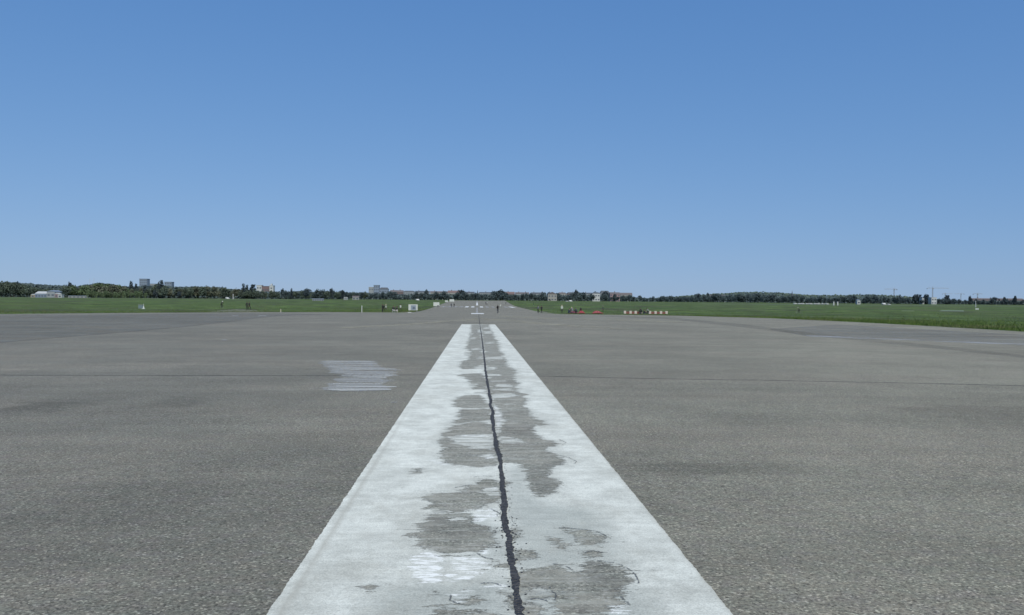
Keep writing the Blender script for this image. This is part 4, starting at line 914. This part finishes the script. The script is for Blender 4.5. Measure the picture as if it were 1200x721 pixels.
# white conical marker
p = gp(168.3, 362.2); t = thing('cone_marker', p, 0, 'white conical marker with thin tip in the left grass', 'marker')
bm = BM(); tube(bm, (0, 0, .12), (0, 0, .8), .24, .08, 16); mesh_obj('cone', bm, MW, t); bm = BM(); tube(bm, (0, 0, .8), (0, 0, 1.35), .06, .05, 8); mesh_obj('tip', bm, MW, t)
bm = BM(); box(bm, -.3, .3, -.3, .3, 0, .12, bevel=.02); mesh_obj('base', bm, MW, t)
p = gp(165, 362); t = thing('cabinet', p, 0, 'low blue grey cabinet left of the white conical marker', 'cabinet')
mcab = newmat('blue grey enamel', (.13, .18, .20), rough=.5)
bm = BM(); box(bm, -.55, .55, -.25, .25, .08, 1.0, bevel=.02); mesh_obj('housing', bm, mcab, t); bm = BM(); box(bm, -.6, .6, -.3, .3, 1.0, 1.06); mesh_obj('lid', bm, MGal, t); bm = BM(); box(bm, -.5, .5, -.2, .2, 0, .08); mesh_obj('plinth', bm, MGal, t)
p = gp(480, 366.7); bm = BM(); box(bm, -.35, .35, -.2, .2, 0, .14, bevel=.03); bx_ = mesh_obj('paving_slab', bm, MW); bx_.location = p; tag(bx_, 'small white slab on the apron under the picture board', 'slab')

# red and white barrier beams
MR = newmat('red plastic', (.42, .07, .06), rough=.5); MRd = newmat('faded red plastic', (.17, .065, .05), rough=.6); MWb = newmat('dirty white plastic', (.46, .42, .38), rough=.6)
def barrier(pxs, py, label):
    pts = [gp(x, py) for x in pxs]; c = (pts[0] + pts[-1]) / 2; t = thing('barrier', c, 0, label, 'barrier', 'red and white barriers at the right runway edge')
    for i, q in enumerate(pts):
        x = q.x - c.x; bm = BM(); box(bm, x - .27, x + .27, -.24, .24, 0, .66, bevel=.06); mesh_obj('white_block', bm, MWb, t)
        if i < len(pts) - 1:
            x2 = pts[i+1].x - c.x; bm = BM(); box(bm, x + .272, x2 - .272, -.18, .18, .0, .5, bevel=.04); mesh_obj('red_block', bm, MRd, t)
barrier([733.6, 739.2, 744.2, 749.4], 367.9, 'left red and white barrier with a dark seated person at its right end')
barrier([763.2, 768.6, 773.8, 779], 368.1, 'right red and white barrier right of the crouching person')

# kites lying on the grass
def kite(px, py, w, h, col, label, rz=0.):
    p = gp(px, py); t = thing('kite', p, rz, label, 'kite'); m_ = newmat('kite cloth ' + label[:8], col, rough=.6, scale=1.5, var=.25)
    bm = BM(); nu, nv = 18, 6; gr = {}
    for i in range(nu + 1):
        u = -1 + 2 * i / nu
        for j in range(nv + 1):
            v = j / nv; z = h * (1 - abs(u) ** 2.4) * math.sin(v * 1.7) + .04; y = -.5 * h + v * h * 1.3 * (1 - .5 * u * u) + .05 * math.sin(u * 14)
            gr[i, j] = bm.verts.new((u * w / 2, y, max(z, .03)))
    for i in range(nu):
        for j in range(nv): bm.faces.new((gr[i, j], gr[i+1, j], gr[i+1, j+1], gr[i, j+1]))
    mesh_obj('canopy', bm, m_, t, True)
    bm = BM(); prev = None
    for i in range(13):
        u = -1 + i / 6; q = Vector((u * w / 2, -.5 * h - .02, .10 + .12 * (1 - u * u)))
        if prev: tube(bm, prev, q, .10, .10, 8)
        prev = q
    mesh_obj('leading_edge', bm, m_, t, True)
    for u in (-.5, 0, .5):
        bm = BM(); tube(bm, (u * w / 2, -.5 * h, .14), (u * w / 2, .2 * h, h * (1 - abs(u) ** 2.4) * .95 + .08), .05, .035, 7); mesh_obj('strut', bm, m_, t)
kite(672.5, 367.7, 2.1, .55, (.13, .035, .055), 'dark crimson kite lying between the seated people')
kite(681.5, 367.8, 1.5, .62, (.26, .04, .05), 'bright red kite lying at the right end of the seated group')
kite(700, 367.9, 2.4, .62, (.24, .055, .06), 'pale red kite lying beside the person in dark clothes', .2)

# ------------------------------------------------------------------ bicycles
def torus(bm, c, R_, r, n=28, m=8, mi=0):
    c = Vector(c); vs = [[bm.verts.new(c + Vector(((R_ + r * math.cos(b * 2 * math.pi / m)) * math.cos(a * 2 * math.pi / n), r * math.sin(b * 2 * math.pi / m), (R_ + r * math.cos(b * 2 * math.pi / m)) * math.sin(a * 2 * math.pi / n)))) for b in range(m)] for a in range(n)]
    for a in range(n):
        for b in range(m):
            f = bm.faces.new((vs[a][b], vs[(a+1) % n][b], vs[(a+1) % n][(b+1) % m], vs[a][(b+1) % m])); f.material_index = mi
def bicycle(loc, rz, label):
    t = thing('bicycle', loc, rz, label, 'bicycle'); fm = paint('bicycle frame', (.04, .05, .06))
    bb, seat, head, rear, front = (-.05, 0, .28), (-.2, 0, .82), (.42, 0, .86), (-.48, 0, .34), (.58, 0, .34)
    bm = BM()
    for a, b, r in ((bb, seat, .018), (bb, (.44, 0, .74), .02), ((-.18, 0, .76), head, .018), (bb, rear, .012), (rear, (-.18, 0, .76), .01), ((.40, 0, .92), (.45, 0, .68), .022), ((.45, .04, .68), (.58, .05, .34), .012), ((.45, -.04, .68), (.58, -.05, .34), .012)): tube(bm, a, b, r)
    mesh_obj('frame', bm, fm, t)
    for c in (rear, front):
        bm = BM(); torus(bm, c, .33, .02); w = mesh_obj('wheel', bm, M_tyre, t, True)
        bm = BM()
        for k_ in range(14):
            a = k_ * 2 * math.pi / 14; tube(bm, (c[0], .012 * (-1) ** k_, c[2]), (c[0] + .31 * math.cos(a), 0, c[2] + .31 * math.sin(a)), .0025, n=3)
        torus(bm, c, .308, .008, 28, 5); tube(bm, (c[0], -.05, c[2]), (c[0], .05, c[2]), .02); mesh_obj('rim', bm, M_rim, w)
    bm = BM(); tube(bm, (.40, 0, .9), (.44, 0, 1.0), .014); tube(bm, (.44, -.29, 1.0), (.44, .29, 1.0), .014); mesh_obj('handlebar', bm, MD, t)
    bm = BM(); box(bm, -.33, -.08, -.07, .07, .9, .95, bevel=.02); tube(bm, (-.2, 0, .8), (-.21, 0, .9), .014); mesh_obj('saddle', bm, MD, t)
    for s in (-1, 1):
        bm = BM(); pz = .28 + s * .15; tube(bm, (-.05, s * .05, .28), (-.05 + .05 * s, s * .06, pz), .01); box(bm, -.1 + .05 * s, 0 + .05 * s, s * .11 - .045, s * .11 + .045, pz - .012, pz + .012); mesh_obj('pedal', bm, MD, t)
    return t

# ------------------------------------------------------------------ people
cloth = {}
def cm(c, k='cloth'):
    if (c, k) not in cloth: cloth[(c, k)] = newmat(f'{k} {len(cloth)}', c, rough=.9, scale=14, var=.15)
    return cloth[(c, k)]
SK = (.22, .14, .11)
def person(loc, rz, label, pose='stand', top=(.02, .02, .025), legs=(.02, .022, .03), hair=(.04, .03, .02), shoe=(.03, .03, .03), scale=1., seed=0):
    """one continuous figure grown over a jointed skeleton; faces +y"""
    rs = random.Random(seed); J = {}
    def S(**k):
        for a, b in k.items(): J[a] = Vector(b)
    if pose in ('stand', 'walk'):
        st = .0 if pose == 'stand' else .26
        S(pel=(0, 0, .95), waist=(0, .0, 1.10), chest=(0, .01, 1.32), nk=(0, .0, 1.49), hd=(0, .02, 1.60), ht=(0, .01, 1.70))
        for s, n in ((-1, 'l'), (1, 'r')):
            f = s * st
            J['sh' + n] = Vector((s * .17, 0, 1.41)); J['el' + n] = Vector((s * .23, -.02 - f * .4, 1.14)); J['wr' + n] = Vector((s * .22, .08 - f * .9, .90))
            J['hp' + n] = Vector((s * .09, 0, .90)); J['kn' + n] = Vector((s * .10, .02 + f * .8, .49)); J['an' + n] = Vector((s * .10, f * 1.1 - (.05 if f < 0 else 0), .09)); J['to' + n] = J['an' + n] + Vector((0, .15, -.055))
    elif pose == 'cycle':
        S(pel=(0, -.20, 1.0), waist=(0, -.10, 1.13), chest=(0, .08, 1.30), nk=(0, .20, 1.42), hd=(0, .27, 1.53), ht=(0, .27, 1.63))
        for s, n in ((-1, 'l'), (1, 'r')):
            J['sh' + n] = Vector((s * .17, .14, 1.36)); J['el' + n] = Vector((s * .25, .26, 1.15)); J['wr' + n] = Vector((s * .26, .42, 1.04))
            J['hp' + n] = Vector((s * .09, -.18, .96)); J['kn' + n] = Vector((s * .11, .16, .76 if s < 0 else .62)); J['an' + n] = Vector((s * .11, -.08, .50 if s < 0 else .2) if s < 0 else (s * .11, -.02, .50 - .0)); J['to' + n] = J['an' + n] + Vector((0, .14, -.05))
        J['anl'] = Vector((-.11, -.12, .22)); J['tol'] = Vector((-.11, .02, .16)); J['knl'] = Vector((-.11, .05, .62)); J['anr'] = Vector((.11, -.06, .5)); J['tor'] = Vector((.11, .08, .45)); J['knr'] = Vector((.11, .22, .84))
    elif pose == 'sit':
        S(pel=(0, 0, .12), waist=(0, -.03, .27), chest=(0, .02, .50), nk=(0, .05, .66), hd=(0, .09, .77), ht=(0, .08, .87))
        for s, n in ((-1, 'l'), (1, 'r')):
            J['sh' + n] = Vector((s * .17, .03, .58)); J['el' + n] = Vector((s * .25, .16, .36)); J['wr' + n] = Vector((s * .16, .36, .42))
            J['hp' + n] = Vector((s * .10, .02, .12)); J['kn' + n] = Vector((s * .16, .42, .46)); J['an' + n] = Vector((s * .14, .62, .09)); J['to' + n] = Vector((s * .15, .77, .035))
    elif pose == 'crouch':
        S(pel=(0, -.10, .42), waist=(0, -.04, .56), chest=(0, .12, .76), nk=(0, .22, .90), hd=(0, .30, .99), ht=(0, .31, 1.09))
        for s, n in ((-1, 'l'), (1, 'r')):
            J['sh' + n] = Vector((s * .17, .18, .83)); J['el' + n] = Vector((s * .22, .36, .62)); J['wr' + n] = Vector((s * .15, .50, .42))
            J['hp' + n] = Vector((s * .10, -.08, .40)); J['kn' + n] = Vector((s * .15, .32, .52)); J['an' + n] = Vector((s * .13, .04, .10)); J['to' + n] = Vector((s * .14, .19, .035))
    elif pose == 'bend':
        S(pel=(0, -.12, .92), waist=(0, -.02, 1.04), chest=(0, .2, 1.14), nk=(0, .36, 1.18), hd=(0, .46, 1.22), ht=(0, .54, 1.28))
        for s, n in ((-1, 'l'), (1, 'r')):
            J['sh' + n] = Vector((s * .17, .29, 1.14)); J['el' + n] = Vector((s * .2, .34, .86)); J['wr' + n] = Vector((s * .15, .44, .63))
            J['hp' + n] = Vector((s * .09, -.11, .88)); J['kn' + n] = Vector((s * .11, .03, .48)); J['an' + n] = Vector((s * .11, -.06, .09)); J['to' + n] = Vector((s * .11, .09, .035))
    rad = dict(pel=.135, waist=.115, chest=.14, nk=.055, hd=.088, ht=.07, sh=.06, el=.042, wr=.027, hp=.09, kn=.058, an=.038, to=.032)
    V_, E_, Rr = [], [], []
    id_ = {}
    def add(n, p=None, r=None):
        id_[n] = len(V_); V_.append(tuple(J[n] if p is None else p)); Rr.append(r if r else rad.get(n, rad.get(n[:2], .03)))
    for n in ('pel', 'waist', 'chest', 'nk', 'hd', 'ht'): add(n)
    for a, b in (('pel', 'waist'), ('waist', 'chest'), ('chest', 'nk'), ('nk', 'hd'), ('hd', 'ht')): E_.append((id_[a], id_[b]))
    fwd = (J['ht'] - J['nk']).normalized(); fwd = Vector((0, 1, 0)) - fwd * fwd.y; fwd.normalize()
    add('nose', J['hd'] + fwd * .105, .014); E_.append((id_['hd'], id_['nose']))
    for n in 'lr':
        for k_ in ('sh', 'el', 'wr', 'hp', 'kn', 'an', 'to'): add(k_ + n)
        E_ += [(id_['chest'], id_['sh' + n]), (id_['sh' + n], id_['el' + n]), (id_['el' + n], id_['wr' + n]), (id_['pel'], id_['hp' + n]), (id_['hp' + n], id_['kn' + n]), (id_['kn' + n], id_['an' + n]), (id_['an' + n], id_['to' + n])]
        d = (J['wr' + n] - J['el' + n]).normalized(); side = Vector((0, 1, 0)) - d * d.y; side = side.normalized() if side.length > .1 else Vector((0, 0, 1)); cu = d.cross(side) * (1 if n == 'l' else -1)
        palm = J['wr' + n] + d * .07; add('pa' + n, palm, .030); E_.append((id_['wr' + n], id_['pa' + n]))
        for q, L in enumerate((.075, .085, .08, .062)):
            b0 = palm + d * .03 + side * (.027 - q * .018); b1 = b0 + d * L * .5 + cu * .008; b2 = b1 + d * L * .42 + cu * .03
            i0 = len(V_); V_ += [tuple(b0), tuple(b1), tuple(b2)]; Rr += [.010, .009, .008]; E_ += [(id_['pa' + n], i0), (i0, i0 + 1), (i0 + 1, i0 + 2)]
        b0 = J['wr' + n] + d * .035 + side * .035; b1 = b0 + d * .04 + side * .02; i0 = len(V_); V_ += [tuple(b0), tuple(b1)]; Rr += [.012, .009]; E_ += [(id_['pa' + n], i0), (i0, i0 + 1)]
    me0 = bpy.data.meshes.new('sk'); me0.from_pydata(V_, E_, []); ob = bpy.data.objects.new('sk', me0); COL.objects.link(ob)
    md = ob.modifiers.new('s', 'SKIN'); md.use_smooth_shade = True
    for i, r in enumerate(Rr): me0.skin_vertices[0].data[i].radius = (r, r)
    me0.skin_vertices[0].data[0].use_root = True
    sb = ob.modifiers.new('u', 'SUBSURF'); sb.levels = 1; sb.render_levels = 1
    dg = bpy.context.evaluated_depsgraph_get(); ev = ob.evaluated_get(dg); body = bpy.data.meshes.new_from_object(ev); bpy.data.objects.remove(ob); body.name = 'body'
    t = thing('person', loc, rz, label, 'person'); t.scale = (scale,) * 3
    bo = bpy.data.objects.new('body', body); COL.objects.link(bo); bo.parent = t
    for m_ in (cm(SK, 'skin'), cm(top), cm(legs), cm(shoe), cm((.02, .02, .02))): body.materials.append(m_)
    segs = [('chest', 'nk', 1), ('pel', 'waist', 1), ('waist', 'chest', 1), ('nk', 'hd', 0), ('hd', 'ht', 0)] + [x for n in 'lr' for x in (('chest', 'sh' + n, 1), ('sh' + n, 'el' + n, 1), ('el' + n, 'wr' + n, 1), ('pel', 'hp' + n, 2), ('hp' + n, 'kn' + n, 2), ('kn' + n, 'an' + n, 2), ('an' + n, 'to' + n, 3))]
    pts = [(Vector(V_[id_[a]]), Vector(V_[id_[b]]), m_) for a, b, m_ in segs]; hands = [Vector(V_[id_['pa' + n]]) for n in 'lr']
    for pl in body.polygons:
        c = pl.center; best = None
        for a, b, m_ in pts:
            ab = b - a; tt = max(0, min(1, (c - a).dot(ab) / ab.length_squared)); dd = (c - a - ab * tt).length
            if best is None or dd < best[0]: best = (dd, m_)
        if min((c - h_).length for h_ in hands) < .13: best = (0, 0)
        pl.material_index = best[1]; pl.use_smooth = True
    up = (J['ht'] - J['nk']).normalized(); back = -fwd
    bm = BM(); bmesh.ops.create_icosphere(bm, subdivisions=2, radius=1)
    for v in bm.verts:
        v.co = Vector((v.co.x * .098, v.co.y * .108, v.co.z * .11))
    bmesh.ops.delete(bm, geom=[v for v in bm.verts if v.co.z < .0 and v.co.y > -.02 or v.co.z < -.06], context='VERTS')
    q = up.to_track_quat('Z', 'Y'); rotm = Matrix((Vector((1, 0, 0)), fwd, up)).transposed()
    for v in bm.verts: v.co = rotm @ v.co + J['hd'] + up * .035 + back * .015
    mesh_obj('hair', bm, cm(hair, 'hair'), t, True)
    bm = BM()
    for s in (-1, 1):
        bmesh.ops.create_icosphere(bm, subdivisions=1, radius=.012, matrix=Matrix.Translation(J['hd'] + fwd * .082 + Vector((s * .034, 0, 0)) + up * .02))
    tmp = bpy.data.meshes.new('e'); bm.to_mesh(tmp); bm.free()
    bm = BM(); bm.from_mesh(body); n0 = len(bm.faces); bm.from_mesh(tmp); bm.faces.ensure_lookup_table()
    for i in range(n0, len(bm.faces)): bm.faces[i].material_index = 4
    bm.to_mesh(body); bm.free()
    return t
WH = (.42, .46, .43); BK = (.014, .017, .018); NV = (.03, .04, .07); BW = (.55, .5, .36)
def pp(px, py, rz, label, **k): return person(gp(px, py), R(rz), label, **k)
# left meadow and apron edge
pp(448.2, 366.2, 70, 'person in black clothes standing at the left apron edge, left of a person in white', top=BK, legs=BK, scale=1.02)
pp(449.9, 366.0, -20, 'person in black jacket directly behind the black clothed one at the apron edge', top=BK, legs=BK, scale=.95, pose='walk')
pp(452.2, 365.6, 100, 'person in pale shirt turned towards two people in black', top=WH, legs=(.05, .06, .05), pose='walk', hair=BW)
pp(461.5, 366.8, 20, 'person in dark top and white trousers crouching on the apron, left one of two', top=BK, legs=(.5, .5, .5), pose='crouch', scale=1.25, shoe=WH)
pp(464.2, 366.8, -20, 'person in dark top and white trousers crouching on the apron, right one of two', top=BK, legs=(.5, .5, .5), pose='crouch', scale=1.2, shoe=WH)
pp(469.2, 365.6, 160, 'person in white top and dark trousers between white trousers pair and picture board', top=WH, legs=(.03, .045, .03), pose='walk')
# cyclists and walkers on the left
def cyclist(px, py, rz, lab_p, lab_b, **k):
    p = gp(px, py); bicycle(p, R(rz), lab_b); d = Vector((math.cos(R(rz)), math.sin(R(rz)), 0))
    return person(p, R(rz - 90), lab_p, pose='cycle', **k)
cyclist(259.8, 361.8, 70, 'cyclist in black with white cap riding away on the left meadow', 'black bicycle ridden on the left meadow by the white capped cyclist', top=BK, legs=BK, hair=(.7, .7, .7), scale=1.3)
pp(289.4, 363.6, 30, 'person in black walking at the left meadow edge, left one of a close pair', top=BK, legs=BK, pose='walk', scale=1.2)
pp(292.2, 363.6, -30, 'person in black walking at the left meadow edge, right one of a close pair', top=BK, legs=BK, pose='walk', scale=1.2)
# runway
cyclist(583.2, 367.2, -88, 'cyclist in black riding towards the camera on the runway', 'dark bicycle ridden towards the camera on the runway', top=BK, legs=BK, scale=1.05)
pp(586.4, 362.2, 0, 'person in white shirt walking behind the runway cyclist', top=WH, legs=(.3, .32, .3), pose='walk', hair=BW)
pp(528.8, 360.6, 10, 'dark clothed walker far off on the runway, left one near the white threshold bars', top=NV, legs=BK, pose='walk')
pp(532.2, 360.4, -15, 'dark clothed walker far off on the runway, right one near the white threshold bars', top=BK, legs=NV, pose='walk')
pp(569.4, 357.4, 0, 'distant walker in dark clothes right of the runway centre line', top=NV, legs=BK, pose='walk', scale=1.05)
pp(570.8, 357.6, 0, 'distant walker in white shirt right of the runway centre line', top=WH, legs=BK, pose='walk')
pp(592.8, 357.0, 40, 'distant person in black at the right edge of the far runway', top=BK, legs=BK)
pp(630.5, 367.4, -60, 'person in pale grey top and dark trousers at the right runway corner', top=(.16, .18, .2), legs=BK, scale=1.02)
pp(634.6, 367.2, 30, 'person in black standing right of the grey topped one at the runway corner', top=BK, legs=BK)
# right group
pp(658.4, 367.8, 0, 'person in white top and dark trousers standing left of the kite group', top=WH, legs=(.03, .04, .04), hair=BW, scale=1.04)
pp(666.6, 368, -70, 'person in dark navy sitting at the left end of the kite group', top=NV, legs=NV, pose='sit', scale=1.3)
pp(670.8, 367.6, 20, 'person in grey top crouching behind the crimson kite', top=(.13, .13, .16), legs=NV, pose='crouch', scale=1.25, hair=BW)
pp(675.6, 367.9, 60, 'person in navy crouching between the crimson and the bright red kite', top=NV, legs=BK, pose='crouch', scale=1.15)
pp(680.8, 367.4, 0, 'person in black standing bent over the bright red kite', top=BK, legs=(.06, .015, .02), pose='bend')
pp(706.6, 367.0, 80, 'person in dark clothes standing at the right end of the pale red kite', top=(.04, .06, .06), legs=BK, hair=(.2, .2, .2), scale=1.04)
pp(751.8, 368.0, 60, 'person in black crouching over the right end of the left barrier', top=BK, legs=BK, pose='crouch', scale=1.2)
pp(754.6, 368.2, -80, 'person in black sitting on the ground between the two barriers', top=BK, legs=NV, pose='sit', scale=1.15)
pp(760.0, 368.2, 75, 'person in grey and black crouching left of the right barrier', top=(.2, .23, .22), legs=BK, pose='crouch', scale=1.2)
cyclist(936.2, 367.6, 160, 'cyclist in black with pale cap riding left across the right meadow', 'black bicycle ridden across the right meadow', top=BK, legs=BK, hair=(.55, .55, .5), scale=1.04)

# ------------------------------------------------------------------ light
SUN_EL, SUN_AZ = 50, 163          # azimuth clockwise from the runway direction (+y)
w = bpy.data.worlds.new('World'); scn.world = w; w.use_nodes = True; N = w.node_tree.nodes; L = w.node_tree.links
bg = N['Background']; sky = N.new('ShaderNodeTexSky'); sky.sky_type = 'NISHITA'; sky.sun_disc = False
sky.sun_elevation = R(SUN_EL); sky.sun_rotation = R(SUN_AZ); sky.air_density = 1.0; sky.dust_density = 1.5; sky.ozone_density = 1.7; sky.altitude = 100
tc = N.new('ShaderNodeTexCoord'); mp = N.new('ShaderNodeMapping'); mp.inputs['Location'].default_value = (0, 0, .06)
nn = N.new('ShaderNodeVectorMath'); nn.operation = 'NORMALIZE'
L.new(tc.outputs['Generated'], mp.inputs['Vector']); L.new(mp.outputs[0], nn.inputs[0]); L.new(nn.outputs[0], sky.inputs['Vector'])
sp = N.new('ShaderNodeSeparateColor'); cb = N.new('ShaderNodeCombineColor'); L.new(sky.outputs[0], sp.inputs[0])
for i, (tint, a, gm) in enumerate(((.80, .94, 1.0), (1.0, .70, .69), (1.13, .79, .44))):      # white balance of the sky, channel by channel
    m1 = N.new('ShaderNodeMath'); m1.operation = 'MULTIPLY'; m1.inputs[1].default_value = tint * .1; L.new(sp.outputs[i], m1.inputs[0])
    m2 = N.new('ShaderNodeMath'); m2.operation = 'POWER'; m2.inputs[1].default_value = gm; L.new(m1.outputs[0], m2.inputs[0])
    m3 = N.new('ShaderNodeMath'); m3.operation = 'MULTIPLY'; m3.inputs[1].default_value = a * 10; L.new(m2.outputs[0], m3.inputs[0]); L.new(m3.outputs[0], cb.inputs[i])
L.new(cb.outputs[0], bg.inputs[0]); bg.inputs[1].default_value = .1
sun = bpy.data.lights.new('sun', 'SUN'); sun.energy = 3.6; sun.angle = R(.5); sun.color = (1, .965, .84)
so = bpy.data.objects.new('sun', sun); COL.objects.link(so)
dv = Vector((math.sin(R(SUN_AZ)) * math.cos(R(SUN_EL)), math.cos(R(SUN_AZ)) * math.cos(R(SUN_EL)), math.sin(R(SUN_EL))))
so.rotation_euler = dv.to_track_quat('Z', 'Y').to_euler()
so.location = (0, -10, 50)
scn.view_settings.view_transform = 'Standard'; scn.view_settings.look = 'None'; scn.view_settings.exposure = 0
